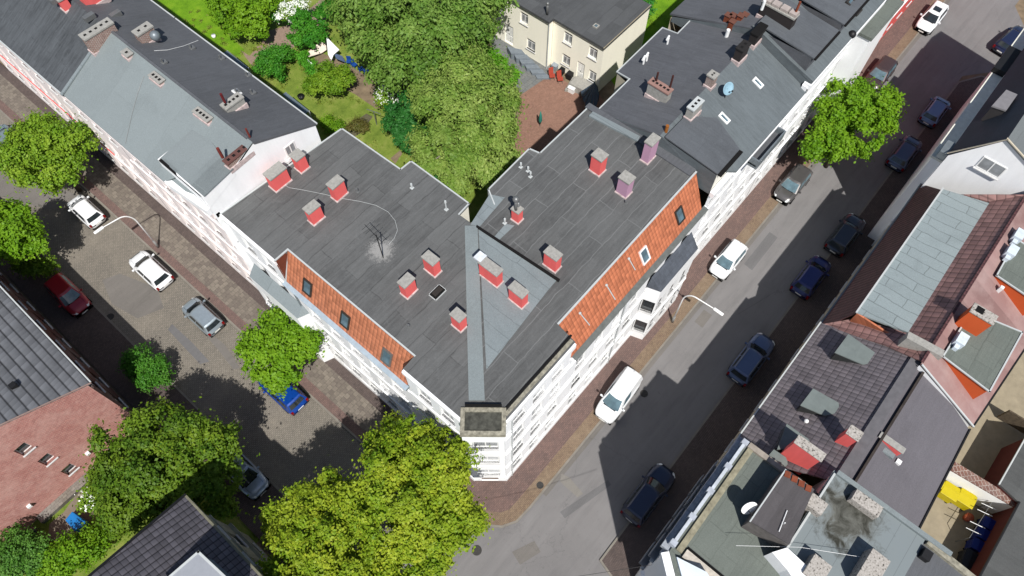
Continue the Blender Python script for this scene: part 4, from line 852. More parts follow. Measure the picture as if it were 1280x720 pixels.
for x0, x1 in ((38.6, 41.9), (42.6, 46.3)):
    mb = MB(); mb.slab([(x0, 11.9, 15.1), (x0, 7.6, 14.75), (x1, 7.6, 14.75), (x1, 11.9, 15.1)], 0.1); mb.build('dormer_roof', BITF2, R2H)
    wallring(R2H, [(x0, 11.5), (x0 + 0.02, 7.75), (x1 - 0.02, 7.75), (x1, 11.5)], 13.3, 14.68, BITS, 'dormer_wall')
    m = MB(); m.box(x0 + 0.05, 7.45, 14.58, x1, 7.61, 14.7); m.build('gutter', HOLE, R2H)
edge_trim(R2H, [(38.4, YRid + .4, 14.92), (38.4, 7.0, 13.32)], 0.06, 0.03, BITF)
mb = MB(); mb.prism([(38.2, 7.42), (48.9, 7.42), (48.9, 6.9), (38.2, 6.9)], 12.7, 13.08); mb.build('eaves_cornice', WHITE, R2H)
c = G(976, 9, 15.9); chimney(R2H, (c.x, c.y), 0.6, 2.4, 14.8, 0.95, m_plain('dark_stack', srgb(60, 54, 54), 0.9), CONC, flues=0); 
for k in range(4): m = MB(); m.rbox(c.x, c.y - 0.95 + k * 0.63, 15.89, 16.06, 0.5, 0.52); m.build('flue_cap', m_plain('flue_cap_beige', srgb(186, 174, 168), 0.8), R2H)
m = MB(); m.tube([(c.x + .1, c.y - 1.0, 15.8), (c.x + .1, c.y - 1.0, 16.8)], 0.08, 8); m.build('chimney_pot', RUST, R2H)
m = MB(); m.tube([G(952, 12, 15.5), G(952, 12, 15.5) + Vector((0, 0, .7))], 0.1, 8); m.build('vent_pipe', WHM, R2H)
q2 = G(1067, 8, 14.6); skylight(R2H, q2, (1, 0, 0), None, (0, -0.53, 1), 0.75, 1.25, FRAMED, PANEL, 0.1, 0.14)
m = MB(); m.ball(G(1065, 43, 13.3), 0.28, 12, 8); m.build('rain_head', DARKM, R2H, True)

R3H = thing('row_house', 'salmon fronted house with grey roof at the far top end of the right row', 'apartment house')
facade(R3H, (48.9, 7.42), (80, 7.42), 0, 12.4, rows(31, 15, 1.0, (1.2, 4.3, 7.4, 10.2), 1.7, 0.4, 0.4), PINK, bands=[(3.5, 0.2, 0.12), (6.6, 0.14, 0.1), (9.5, 0.14, 0.1), (12.0, 0.35, 0.3)], bandmat=WHITE)
mb = MB(); mb.slab([(49.32, YRid, 14.9), (49.32, 6.95, 12.6), (80, 6.95, 12.6), (80, YRid, 14.9)], 0.15); mb.build('roof', BITF, R3H)
mb = MB(); mb.slab([(49.32, 18, 12.4), (49.32, YRid, 14.9), (80, YRid, 14.9), (80, 18, 12.4)], 0.15); mb.build('roof', BITS, R3H)
mb = MB(); mb.box(46.4, 6.2, 3.2, 51.2, 7.4, 11.6); mb.build('bay', WHITE, R3H)
mb = MB(); mb.box(46.3, 6.05, 11.6, 51.3, 7.5, 11.85); mb.build('bay_roof', GREENF, R3H)

# ================================================================== cream house in the courtyard
CR = thing('cream_house', 'two-storey cream rendered house with flat grey felt roof behind the gardens', 'house')
facade(CR, (38.8, 45.0), (38.8, 29.0), 0, 5.2, [(1.0, 1.9, .9, 2.1), (4, 4.9, .9, 2.1), (7.0, 8.1, 0.9, 2.1), (8.4, 9.3, .9, 2.1), (11.0, 12.0, 0.15, 2.25, 'door'), (13.6, 14.6, 0.9, 2.1), (1.0, 1.9, 3.4, 4.6), (4, 4.9, 3.4, 4.6), (7.3, 8.2, 3.4, 4.6), (10.0, 10.9, 3.4, 4.6), (12.8, 13.7, 3.4, 4.6)], CREAM)
facade(CR, (39.4, 28.98), (39.4, 23.6), 0, 5.2, [(1.2, 2.1, 0.9, 2.1), (2.9, 3.7, 0.15, 2.25, 'door'), (4.2, 5.0, .9, 2.1), (1.2, 2.1, 3.4, 4.6), (3.9, 4.8, 3.4, 4.6)], CREAM)
wallring(CR, [(38.8, 29.0), (39.4, 29.0)], 0, 5.2, CREAM); 
facade(CR, (39.4, 23.6), (46.0, 23.6), 0, 5.2, [], CREAM)
wallring(CR, [(46.0, 23.6), (46.0, 45)], 0, 5.2, CREAM)
mb = MB(); mb.prism([(38.6, 45), (38.6, 28.85), (39.2, 28.85), (39.2, 23.45), (45.9, 23.45), (46.2, 45)], 5.2, 5.42); mb.build('roof', m_bitumen('felt_cream_house', srgb(98, 100, 102), 'x', 1.0, 4.0, 0.7, .5, 1.6), CR)
edge_trim(CR, [(39.2, 23.5, 5.4), (45.9, 23.5, 5.4)], 0.05, 0.04, SANDC)
m = MB(); m.tube([(38.72, 28.92, 0), (38.72, 28.92, 5.2)], 0.05, 8); m.build('downpipe', TRIM, CR)
c = G(684, 16, 5.6); m = MB(); m.tube([(c.x, c.y, 5.4), (c.x, c.y, 6.5)], 0.11, 10); m.ball((c.x, c.y, 6.55), 0.16); m.build('steel_flue', GREYM, CR, True)
c = G(745, 33, 5.45); skylight(CR, c, (1, 0, 0), None, (0, 0, 1), 0.45, 0.45, CONC)


# ================================================================== right side of the right street
YF = -2.6                     # its building line
# --- tall flat-roofed corner building at the bottom right
B1 = thing('corner_building', 'tall white corner building with balustraded front and flat green-grey roof, bottom right', 'building')
ZT = 11.4
facade(B1, (15.9, YF), (8.75, YF), 0, ZT, rows(7.15, 4, 0.95, (1.2, 4.3, 7.4), 1.75, 0.3, 0.3), WHITE, bands=[(3.4, 0.25, 0.22), (6.6, 0.25, 0.22), (9.6, 0.2, 0.2), (10.9, 0.4, 0.45)], bandmat=m_plain('ornate_grey_trim', srgb(170, 176, 184), 0.7, var=0.3, scale=5))
facade(B1, (8.75, YF), (5.1, -6.9), 0, ZT, rows(5.6, 2, 1.0, (1.2, 4.3, 7.4), 1.75, 0.5, 0.5), WHITE, bands=[(3.4, 0.25, 0.2), (10.9, 0.4, 0.4)])
wallring(B1, [(5.1, -6.9), (5.1, -16), (16.9, -16), (16.9, -6.8), (15.9, -6.8), (15.9, YF)], 0, ZT, WHITE2)
mb = MB(); mb.prism([(15.9, YF), (8.75, YF), (5.1, -6.9), (5.1, -16), (16.9, -16), (16.9, -6.8), (15.9, -6.8)], ZT - 0.15, ZT + 0.02); mb.build('roof', GREENF, B1)
def wall_line(par, pts, w_, z0, z1, mat, name='parapet'):
    m = MB()
    for a, b in zip(pts[:-1], pts[1:]):
        d_ = Vector((b[0] - a[0], b[1] - a[1], 0)).normalized(); n_ = Vector((-d_.y, d_.x, 0)) * w_ / 2
        m.prism([(a[0] - n_.x, a[1] - n_.y), (b[0] - n_.x, b[1] - n_.y), (b[0] + n_.x, b[1] + n_.y), (a[0] + n_.x, a[1] + n_.y)], z0, z1)
    return m.build(name, mat, par)
wall_line(B1, [(15.75, -2.95), (9.0, -2.95)], 0.3, ZT, ZT + 0.16, m_plain('lichen_stone', srgb(170, 164, 140), 0.9, var=0.35, scale=4))
wall_line(B1, [(15.72, -6.6), (15.72, -2.75)], 0.3, ZT, ZT + 0.22, m_plain('stone_strip', srgb(176, 166, 154), 0.8, var=0.2))
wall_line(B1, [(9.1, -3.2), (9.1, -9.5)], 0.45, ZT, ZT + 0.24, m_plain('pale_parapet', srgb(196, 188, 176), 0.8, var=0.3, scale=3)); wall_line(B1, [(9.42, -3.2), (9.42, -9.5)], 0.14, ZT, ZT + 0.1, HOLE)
m = MB(); m.slab([(8.7, -3.0, ZT + .25), (5.9, -6.4, ZT + .25), (7.6, -7.8, ZT + .9), (8.9, -4.4, ZT + .9)], 0.2); m.build('corner_roof', m_plain('white_coating', srgb(206, 214, 222), 0.6, var=.05), B1)
# balustrade along the front: posts, rails
for i in range(5):
    x = 9.1 + i * 1.62; m = MB(); m.box(x - 0.14, -2.68, ZT, x + 0.14, -2.35, ZT + 0.5); m.build('balustrade_post', m_plain('blue_shade_stone', srgb(178, 184, 194), 0.7, var=.2), B1)
m = MB()
for i in range(4):
    x0 = 9.1 + i * 1.62 + 0.14; m.box(x0, -2.6, ZT + 0.36, x0 + 1.34, -2.44, ZT + 0.48); m.box(x0, -2.58, ZT, x0 + 1.34, -2.46, ZT + .1)
    for k in range(7): m.box(x0 + .08 + k * .19, -2.56, ZT + .1, x0 + .16 + k * .19, -2.48, ZT + .36)
m.build('balustrade', m_plain('blue_shade_stone2', srgb(186, 192, 200), 0.7, var=.2), B1)
for i in range(4):
    for zz in (3.6, 6.8):
        x = 9.6 + i * 1.7; m = MB(); m.box(x - .7, YF - .0, zz, x + .7, YF + .45, zz + .1); m.box(x - .7, YF + .4, zz + .1, x + .7, YF + .45, zz + .9); m.build('balcony', m_plain('balcony_grey', srgb(150, 156, 164), .6), B1)
# rear higher block, pale blue-grey coated roof with moss
mb = MB(); mb.prism([(17.05, -6.75), (17.05, -12.6), (17.1, -14.2), (12.3, -14.2), (12.3, -6.75)], 0, ZT + 0.55); mb.build('rear_block', WHITE2, B1)
def _moss():
    b = NB('pale_coated_felt_with_moss'); base = m_bitumen('tmp_pale', srgb(146, 156, 158), 'y', 0.85, 20, 0.8, .2, 1.1)
    co = b.n('ShaderNodeTexCoord'); di = b.n('ShaderNodeVectorMath', operation='DISTANCE'); b.l(co.outputs['Object'], di.inputs[0]); di.inputs[1].default_value = (15.6, -8.2, ZT + .6)
    n = b.noise(b.pos(), 1.3, 6, .7, .6); k_ = b.math('ADD', b.math('MULTIPLY', di.outputs['Value'], 0.26), b.math('MULTIPLY', n, 1.0))
    sx = b.n('ShaderNodeSeparateXYZ'); b.l(co.outputs['Object'], sx.inputs[0]); fr = b.math('FRACT', b.math('DIVIDE', sx.outputs[1], .8))
    c = b.mix(b.ramp(fr, [(0.0, (1,) * 3), (0.04, (0,) * 3)]), srgb(150, 160, 163), srgb(118, 126, 128))
    c = b.mix(b.ramp(k_, [(0.75, (.95,) * 3), (1.15, (0,) * 3)]), c, b.ramp(n, [(0.35, srgb(52, 50, 38)), (0.6, srgb(120, 120, 112))]))
    return b.out(c, 0.8, .3)
mb = MB(); mb.prism([(17.15, -6.65), (17.1, -11.6), (14.3, -11.6), (11.0, -11.6), (12.2, -6.65)], ZT + 0.55, ZT + 0.7); mb.build('roof', _moss(), B1).__setitem__('label', 'pale blue-grey rear roof with dark moss patch')
wall_line(B1, [(17.1, -6.8), (17.1, -12.8)], 0.25, ZT + .7, ZT + 0.9, PALE); wall_line(B1, [(17.0, -6.75), (12.3, -6.75)], 0.1, ZT + .7, ZT + 0.78, TRIM)
for (px, py), du, dv_, h in (((1021, 630), 0.7, 0.85, 0.5), ((1084, 629), 0.6, 1.4, 0.5), ((1022, 712), 1.1, 0.9, 0.7), ((1091, 712), 1.7, 0.9, 0.9)):
    c = G(px, py, ZT + .75 + h); chimney(B1, (c.x, c.y), du, dv_, ZT + .7, h, POCK, POCK, 0.1, 0.0, foot=False)
m = MB(); m.prism([(11.0, -14.2), (16.9, -14.2), (17.1, -11.62), (11.0, -11.62)], ZT + 0.4, ZT + 0.6); m.build('roof', BITC, B1).__setitem__('label', 'dark felt roof corner at the bottom'); wall_line(B1, [(16.95, -11.7), (16.8, -14.2)], .3, ZT + .55, ZT + .85, DIRTY); m = MB(); m.rbox(16.3, -11.9, ZT + .5, ZT + 1.0, .5, .4); m.build('vent_pipe', DARKM, B1)
# roof hut
hz = ZT + 1.5
q = [G(x, y, hz) for x, y in ((937, 652), (981, 588), (1017, 612), (986, 681))]
x0 = min(v.x for v in q); mb = MB(); mb.prism([(v.x, v.y) for v in q], ZT, [hz] * 4); hut = mb.build('roof_hut', m_plain('hut_cladding', srgbw(92, 88, 86), .8, var=.25), B1)
mb = MB(); mb.slab([v + Vector((0, 0, .1)) for v in q], 0.1); mb.build('hut_roof', m_bitumen('felt_hut', srgb(96, 92, 94), 'x', 1.3, 9, .7, .4), hut)
edge_trim(B1, [q[0] + Vector((0, 0, .1)), q[1] + Vector((0, 0, .1))], .04, .04)
for k in range(4): t_ = q[1].lerp(q[2], .12 + k * .24); m = MB(); m.rbox(t_.x - .15, t_.y, hz + .08, hz + .17, .3, .28, .3); m.build('clay_tile', RUST, B1)
c = G(938, 653, ZT + 1.5); dish(B1, (12.55, -4.3, ZT), 0.42, -2.2, WHM, 1.35)
m = MB(); c = G(1010, 690, ZT + 1.6); m.prism([tuple(G(x, y, ZT + 1.4)[:2]) for x, y in ((966, 690), (985, 684), (1015, 712), (1000, 735), (985, 712))], ZT, ZT + 1.3); m.build('parapet_wall', WHITE, B1)
cable(B1, [G(920, 682, ZT + 1.1), G(1000, 684, ZT + 1.1), G(1075, 696, ZT + 1.2)], 0.009)
m = MB(); m.tube([(12.9, -5.9, ZT), (12.9, -5.9, ZT + 1.8)], .03, 6); m.tube([(12.4, -5.9, ZT + 1.7), (13.5, -5.7, ZT + 1.7)], .02, 6); m.tube([(12.5, -6.2, ZT + 1.5), (12.6, -5.6, ZT + 1.5)], .02, 6); m.build('aerial', WHM, B1)

# --- tile-roofed house with rounded dormers
B2 = thing('tiled_house', 'terraced house with dark tiled street slope, small grey dormers and purple-grey rear roof', 'terraced house')
ux0, ux1 = 16.0, 26.35
ZE2, ZR2, YR2 = 8.6, 11.5, -7.1
s2 = (ZR2 - ZE2) / (-2.35 - YR2)
def P2(px, py): return GP(px, py, ZE2 - s2 * 2.35, 0, -s2)
facade(B2, (26.3, YF), (16.0, YF), 0, 8.5, rows(10.3, 5, 1.0, (1.2, 4.3), 1.6, .5, .5), BEIGE, bands=[(3.4, .2, .1), (8.1, .3, .2)])
mb = MB(); mb.slab([(ux0 - .05, -2.3, ZE2), (ux1, -2.3, ZE2), (ux1 - 0.3, YR2, ZR2), (ux0 + .95, YR2, ZR2)], 0.15); mb.build('roof', DARK_T, B2).__setitem__('label', 'dark tiled street slope')
mb = MB(); sb = (ZR2 + .15 - 9.8) / (YR2 + 11.7); mb.slab([(17.1, -7.35, ZR2 + .05), (ux1 - .3, -7.35, ZR2 + .05), (25.0, -11.6, 9.9), (17.35, -11.9, 9.8)], 0.15); mb.build('roof', GREYR, B2).__setitem__('label', 'purple-grey felt rear slope')
mb = MB(); mb.slab([(17.0, -6.95, ZR2 + .06), (26.0, -6.95, ZR2 + .06), (26.0, -7.5, ZR2 + .12), (17.0, -7.5, ZR2 + .12)], 0.1); mb.build('ridge_flashing', m_plain('ridge_grey', srgb(124, 122, 126), .8, var=.15), B2)
wall_line(B2, [(17.2, -7.85), (25.6, -7.85)], .12, ZR2 - .2, ZR2 + .1, m_plain('seam_dark', srgb(74, 66, 62), .9, var=.3), 'roof_seam')
facade(B2, (17.35, -11.8), (25.0, -11.5), 0, 9.8, rows(7.6, 4, .9, (1.2, 4.3, 7.2), 1.5, .4, .4), BEIGE)
wallring(B2, [(26.3, -7.2), (26.3, YF)], 0, [11.3, 8.5], BEIGE)
edge_trim(B2, [(ux0, -2.28, ZE2 + .01), (ux1, -2.28, ZE2 + .01)], .05, .05); edge_trim(B2, [(17.35, -11.9, 9.86), (25.0, -11.62, 9.95)], .05, .05, DARKM)
def sdormer(par, p4, ztop, mat, wallmat, planez):
    """flat dormer with a rounded back edge; p4 = picture corners of its roof: front-low, front-high, back-high, back-low"""
    q = [G(x, y, ztop) for x, y in p4]; a, b, c_, d_ = q
    back = [c_.lerp(d_, t) + (c_ - b).normalized() * 0.28 * sin(pi * t) for t in (0, .2, .4, .6, .8, 1)]
    pts = [a, b] + back; m = MB(); m.slab([v + Vector((0, 0, .06)) for v in pts], .08); o = m.build('dormer_roof', mat, par)
    m = MB(); cen = sum(pts, Vector()) / len(pts); pin = [cen + (v - cen) * .93 for v in pts]
    zs = [min(ztop - 0.05, planez(v.y) - .1) for v in pin]; m.prism([(v.x, v.y) for v in pin], zs, [ztop - .03] * len(pin)); w_ = m.build('dormer', wallmat, par)
    f0 = a.lerp(b, .5); L_ = (b - a).length; d1 = (b - a).normalized(); zb_ = planez(f0.y) + .12; nn = Vector((-(c_ - b).x, -(c_ - b).y, 0)).normalized(); f0 = cen + (f0 - cen) * .95
    m = MB(); P0 = f0 - d1 * L_ * .4; P1 = f0 + d1 * L_ * .4
    m.prism([(P0.x, P0.y), (P1.x, P1.y), (P1.x + nn.x * .06, P1.y + nn.y * .06), (P0.x + nn.x * .06, P0.y + nn.y * .06)], zb_, ztop - .1); m.build('pane', PANE, w_)
    return o
pz2 = lambda y: ZE2 + (-2.35 - y) * s2
DG = m_plain('dormer_felt', srgb(134, 144, 142), .8, var=.1)
for p4 in (((1043, 441), (1060, 418), (1093, 441), (1078, 456)), ((1000, 507), (1016, 486), (1048, 504), (1030, 520)), ((971, 562), (983, 530), (1010, 549), (1003, 562)), ((952, 579), (967, 562), (982, 572), (973, 584))):
    sdormer(B2, p4, 10.45, DG, m_plain('dormer_cheek_dark', srgb(58, 60, 60), .6), pz2)
for (px, py), du, dv_, h, lb in (((1013, 560), .42, 1.45, 1.5, 'long red chimney with concrete cap between the dormers'), ((1069, 541), .5, .6, 1.2, 'short red chimney near the ridge')):
    c = G(px, py, 12.6); chimney(B2, (c.x, c.y), du, dv_, pz2(c.y) - .3, 12.5 - pz2(c.y) + .3, REDP, POCK, .08, .06, foot=False, label=lb)
c = G(1116, 553, 11.6); chimney(B2, (c.x, c.y), .28, 1.3, 10.6, .9, REDP, CONC, .06, foot=False); m = MB(); m.rbox(c.x - .42, c.y + .2, 10.7, 11.2, .3, 1.4); m.build('flashing', METAL, B2)
c = G(1124, 577, 11.0); m = MB(); m.rbox(c.x, c.y, 10.4, 11.0, .25, .25); m.build('vent_pipe', WHM, B2)
c = G(1163, 498, 10.6); skylight(B2, c, (1, 0, 0), None, (0, -.33, 1), .35, .75, WHM)
for px, py in ((1006, 528), (979, 557)): c = P2(px, py); m = MB(); m.ball(c + Vector((0, 0, .25)), .13, 8, 6); m.tube([c, c + Vector((0, 0, .3))], .05, 6); m.build('vent_pipe', WHM, B2)

# --- brown-roofed house with the long sheet-metal dormer
B3 = thing('brown_roofed_house', 'terraced house with brown tiled roof and long sheet-metal dormer facing the right street', 'terraced house')
v0, v1 = 26.5, 40.1
facade(B3, (40.1, YF), (26.4, YF), 0, 7.4, rows(13.6, 7, 1.0, (1.2, 4.3), 1.6, .5, .5), BEIGE, bands=[(3.4, .2, .1), (7.0, .3, .2)])
mb = MB(); mb.slab([(26.4, -2.42, 7.5), (41.2, -2.42, 7.5), (38.7, -3.42, 10.35), (27.0, -3.42, 10.35)], .12); mb.build('mansard', BROWN_D, B3)
edge_trim(B3, [(26.4, -2.38, 7.5), (41.2, -2.38, 7.5)], .06, .06, ZINC); edge_trim(B3, [(27.05, -3.44, 10.52), (38.7, -3.44, 10.52)], .06, .05, TRIM)
Z3a, Z3b = 10.5, 10.8
mb = MB(); mb.slab([G(1071, 391, Z3a), G(1178, 236, Z3a), G(1237, 254, Z3b), G(1136, 416, Z3b)], .14); mb.build('dormer_roof', METALR, B3).__setitem__('label', 'long pale sheet-metal dormer roof')
# main tiled slope, below and beside the metal roof, up to the ridge
ZR3, YR3 = 12.0, -7.45
s3 = (ZR3 - 8.6) / (-2.4 - YR3)
p_ = [G(1135, 414, 10.75), G(1237, 253, 10.75), Vector((39.6, YR3, ZR3)), Vector((25.9, YR3, ZR3))]
mb = MB(); mb.slab([G(1133, 418, 10.78), G(1237, 252, 10.78), G(1205, 243, 10.4), Vector((40.1, -6.2, 10.9)), Vector((40.1, YR3, ZR3)), Vector((25.7, YR3, ZR3))], .12); mb.build('roof', BROWN_T, B3)
mb = MB(); mb.slab([(26.3, -2.4, 8.62), (27.2, -3.6, 9.6), (27.6, -6.2, 10.7), (25.6, YR3, ZR3), (26.0, -5.8, 10.9)], .1); mb.build('roof', BROWN_T, B3)
a_, b_ = G(1065, 391, 10.3), G(1100, 405, 10.3)
m = MB(); m.prism([(27.0, -3.5), (27.0, -6.2), (27.12, -6.2), (27.12, -3.5)], [8.7, 10.2, 10.2, 8.7], 10.45); m.build('dormer_cheek', ORANGE_X, B3)
# rear slope
zrb = 9.9; YRB = -11.7; s3b = (ZR3 - zrb) / (YR3 - YRB)
mb = MB(); mb.slab([(25.4, YR3, ZR3 + .02), (41.5, YR3, ZR3 + .02), (41.5, YRB - 1.0, zrb - .5), (25.3, YRB, zrb)], .14); mb.build('roof', PINKR, B3).__setitem__('label', 'faded pink rear slope')
edge_trim(B3, [(25.4, YR3 - .1, ZR3), (25.3, YRB, zrb)], .06, .06); edge_trim(B3, [(25.3, YRB, zrb), (41.5, YRB - 1.0, zrb - .5)], .06, .05, DARKM)
edge_trim(B3, [(25.6, YR3, ZR3 + .02), (39.7, YR3, ZR3 + .02)], .09, .05, BROWN_D)
facade(B3, (25.3, -11.55), (41.0, -12.4), 0, 9.4, rows(15.6, 7, .9, (1.2, 4.3, 7.0), 1.5, .4, .4), BEIGE)
wallring(B3, [(25.35, YR3), (25.35, -11.6)], 0, [ZR3 - .1, zrb - .1], WHITE)
wallring(B3, [(26.35, YR3), (26.35, YF)], 7.5, [ZR3 - .15, 8.3], REDP, 'firewall').__setitem__('label', 'red painted fire wall above the tiled roof')
m = MB(); c1, c2 = G(1133, 423, 12.1), G(1178, 447, 12.1); m.prism([(c1.x, c1.y), (c2.x, c2.y), (c2.x + .45, c2.y + .1), (c1.x + .45, c1.y + .1)], 11.0, 12.15); m.build('firewall_coping', CONC, B3)
def rdormer(pts, zt, lb):
    q = [G(x, y, zt) for x, y in pts]; m = MB(); m.slab([v + Vector((0, 0, .05)) for v in q], .1); o = m.build('dormer_roof', GREENF, B3); o['label'] = lb
    cen = sum(q, Vector()) / len(q); pin = [cen + (v - cen) * .97 for v in q]; m = MB(); m.prism([(v.x, v.y) for v in pin], [min(zt - .05, ZR3 + (v.y - YR3) * s3b - .05) for v in pin], [zt - .04] * len(pin)); m.build('dormer', ORP, B3)
    edge_trim(B3, [q[i] + Vector((0, 0, .05)) for i in range(len(q))], .05, .06, closed=True)
rdormer(((1178, 446), (1212, 392), (1238, 400), (1277, 416), (1236, 490)), 11.75, 'grey-green flat rear dormer roof with the orange chimney')
rdormer(((1245, 345), (1270, 300), (1300, 318), (1300, 382)), 11.75, 'grey-green flat rear dormer roof at the right edge')
c = G(1229, 393, 13.3); chimney(B3, (c.x, c.y), .62, 1.25, 11.6, 1.7, ORP, POCK, .1, .04, foot=False, label='orange rendered chimney'); m = MB(); m.rbox(c.x + .05, c.y + .25, 13.38, 13.43, .4, .4); m.build('flue', HOLE, B3)
for px, py in ((1204, 423), (1267, 312), (1276, 292)): c = G(px, py, 12.3); m = MB(); m.rbox(c.x, c.y, 11.7, 12.3, .75, .5); m.rbox(c.x - .5, c.y, 11.8, 12.1, .3, .25); m.build('ventilation_box', m_plain('pale_unit', srgb(196, 206, 214), .5), B3)
c = G(1222, 350, 11.5); skylight(B3, c, (1, 0, 0), None, (0, -s3b, 1), .4, .75, WHM); 
for px, py in ((1179, 420), (1252, 360), (1267, 280), (1228, 334)): c = G(px, py, 11.6); m = MB(); m.rbox(c.x, c.y, 11.0, 11.7, .2, .2); m.build('vent_pipe', WHM, B3)

# --- white gabled house at the upper right
B4 = thing('white_gabled_house', 'white house with a twin window in its gable and dark steep roof, upper right', 'house')
YA, ZA, XG = -4.45, 14.5, 40.6
facade(B4, (60.0, -2.5), (XG, -2.5), 0, 11.2, rows(19.4, 9, 1.0, (1.2, 4.3, 7.4), 1.6, .5, .5), WHITE, bands=[(3.4, .2, .1)])
mb = MB(); mb.poly([(XG, -2.5, 0), (XG, -2.5, 11.5), (XG, YA, ZA), (XG, -8.5, 12.6), (XG, -12.2, 11.2), (XG, -12.2, 0)]); mb.build('gable_wall', WHITE, B4)
mb = MB(); mb.slab([(XG - .12, -2.45, 11.45), (60, -2.45, 11.45), (60, YA, ZA), (XG - .12, YA, ZA)], .12); mb.build('roof', m_bitumen('dark_navy_felt', srgb(66, 72, 84), 'x', 1.2, 8, .8, .2), B4)
mb = MB(); mb.slab([(XG - .12, YA, ZA), (60, YA, ZA), (60, -12.4, 11.1), (XG - .12, -12.4, 11.1)], .12); mb.build('roof', m_bitumen('grey_rear_felt', srgb(128, 134, 136), 'x', 1.2, 8, .8, .3, 1.2), B4)
edge_trim(B4, [(XG - .1, -2.4, 11.5), (XG - .1, YA, ZA + .05), (XG - .1, -12.3, 11.2)], .06, .06, BEIGE)
mb = MB(); mb.box(41.2, -2.5, 0, 58.5, -1.85, 10.1); mb.build('front_bay', WHITE, B4); mb = MB(); mb.box(41.0, -2.62, 10.1, 58.7, -1.72, 10.28); mb.build('bay_coping', m_plain('pale_sandstone', srgb(206, 206, 196), .8, var=.12), B4)
mb = MB(); mb.box(50.8, -2.7, 10.3, 53.6, -1.6, 10.75); mb.build('balcony_trough', DARKM, B4)
mb = MB(); mb.box(40.65, -2.72, 10.7, 41.9, -1.95, 11.25); mb.build('corner_gutter', ZINC, B4)
q = [G(x, y, 13.6) for x, y in ((1240, 132), (1258, 112), (1272, 118), (1258, 138))]
mb = MB(); mb.slab([v for v in q], .12); mb.build('dormer_roof', m_plain('dormer_pink_grey', srgb(150, 148, 152), .7), B4); mb = MB(); cen = sum(q, Vector()) / 4; mb.prism([((cen + (v - cen) * .9).x, (cen + (v - cen) * .9).y) for v in q], 12.2, 13.5); mb.build('dormer', m_plain('dark_cheek', srgb(60, 58, 60), .8), B4)
gm = window_meshes(1.5, 1.0, 'x', FRAMEW, .1); M = Matrix.Translation((XG - .13, -4.9, 11.6)) @ Matrix(((0, -1, 0, 0), (-1, 0, 0, 0), (0, 0, 1, 0), (0, 0, 0, 1)))
wn = put('window', gm[0], B4, M); put('pane', gm[1], wn, Matrix.Identity(4)); put('sill', gm[2], wn, Matrix.Identity(4))

# --- yard behind: outbuilding roofs, wall, bins
OB = thing('outbuilding', 'low outbuilding with flat weathered grey felt roof at the right edge, beside the yard', 'outbuilding')
zo = 2.7; q = [G(x, y, zo) for x, y in ((1217, 735), (1274, 628), (1249, 605), (1283, 545), (1420, 560), (1380, 800))]
mb = MB(); mb.slab([v for v in q], .2); mb.build('roof', m_bitumen('outbuilding_felt', srgb(98, 100, 100), 'y', 1.4, 8, .8, .5, 1.5), OB)
cen = sum(q, Vector()) / 6; pin = [cen + (v - cen) * .985 for v in q]; mb = MB(); mb.prism([(v.x, v.y) for v in pin], 0, zo - .2); mb.build('wall', m_plaster('dark_red_render', srgbw(84, 40, 38), .2), OB)
edge_trim(OB, [q[0], q[1]], .06, .06, DARKM); edge_trim(OB, [q[2], q[3]], .05, .06, TRIM)
YW = thing('yard_wall', 'white yard wall with brick coping running across the yard behind the houses', 'wall')
zy = 2.3; q = [G(x, y, zy) for x, y in ((1194, 577), (1272, 625), (1268, 634), (1189, 588))]
mb = MB(); mb.prism([(v.x, v.y) for v in q], 0, zy - .12); mb.build('wall', WHITE, YW)
mb = MB(); mb.slab([v for v in q], .11); mb.build('coping', m_bricks('coping_bricks', srgb(140, 96, 84), srgb(160, 116, 100), srgb(196, 188, 180), .22, .35, .75), YW)
FEn = thing('garden_fence', 'low brown boarded fence along the sunny strip behind the pink-roofed house', 'fence')
m = MB(); m.slab([G(1262, 512, 1.6), G(1300, 535, 1.6), G(1300, 537, 1.6), G(1262, 514, 1.6)], 1.4); m.build('boards', m_plain('fence_boards', srgb(104, 92, 76), .9, var=.3, scale=6), FEn)

# ================================================================== left side of the left street
sL = 0.54; ZL = 7.7
def PL(px, py): return GP(px, py, ZL - 5.0 * sL, -sL, 0)
L2 = thing('grey_roofed_house', 'house with ribbed grey roof and sunlit red brick gable at the left edge', 'house')
p_ = [PL(105, 480), PL(0, 528), PL(-140, 596), PL(-140, 300), PL(-30, 322), PL(0, 357), PL(30, 389)]
e0, e1 = PL(105, 480), Vector((-5.0, 62, ZL))
mb = MB(); mb.slab([(-4.98, 28.92, ZL), (-4.98, 62, ZL), (-16, 62, ZL + 11 * sL), (-16, 28.92, ZL + 11 * sL)], .15); mb.build('roof', SLATE_Y, L2)
edge_trim(L2, [(-4.95, 29.0, ZL), (-4.95, 62, ZL)], .05, .05, TRIM); edge_trim(L2, [(-4.98, 28.9, ZL), (-16, 28.9, ZL + 11 * sL)], .04, .04, m_plain('verge_tiles', srgb(190, 160, 150), .8))
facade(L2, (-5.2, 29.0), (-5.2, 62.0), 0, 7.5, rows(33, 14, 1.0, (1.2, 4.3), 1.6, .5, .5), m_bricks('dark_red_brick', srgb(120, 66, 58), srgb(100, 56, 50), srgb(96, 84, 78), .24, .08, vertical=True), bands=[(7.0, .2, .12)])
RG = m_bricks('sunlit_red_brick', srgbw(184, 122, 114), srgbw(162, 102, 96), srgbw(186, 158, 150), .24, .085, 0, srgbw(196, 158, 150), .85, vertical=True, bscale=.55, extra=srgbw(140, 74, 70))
GBW = 10.8                      # gable wall, its storey windows stacked one above the other
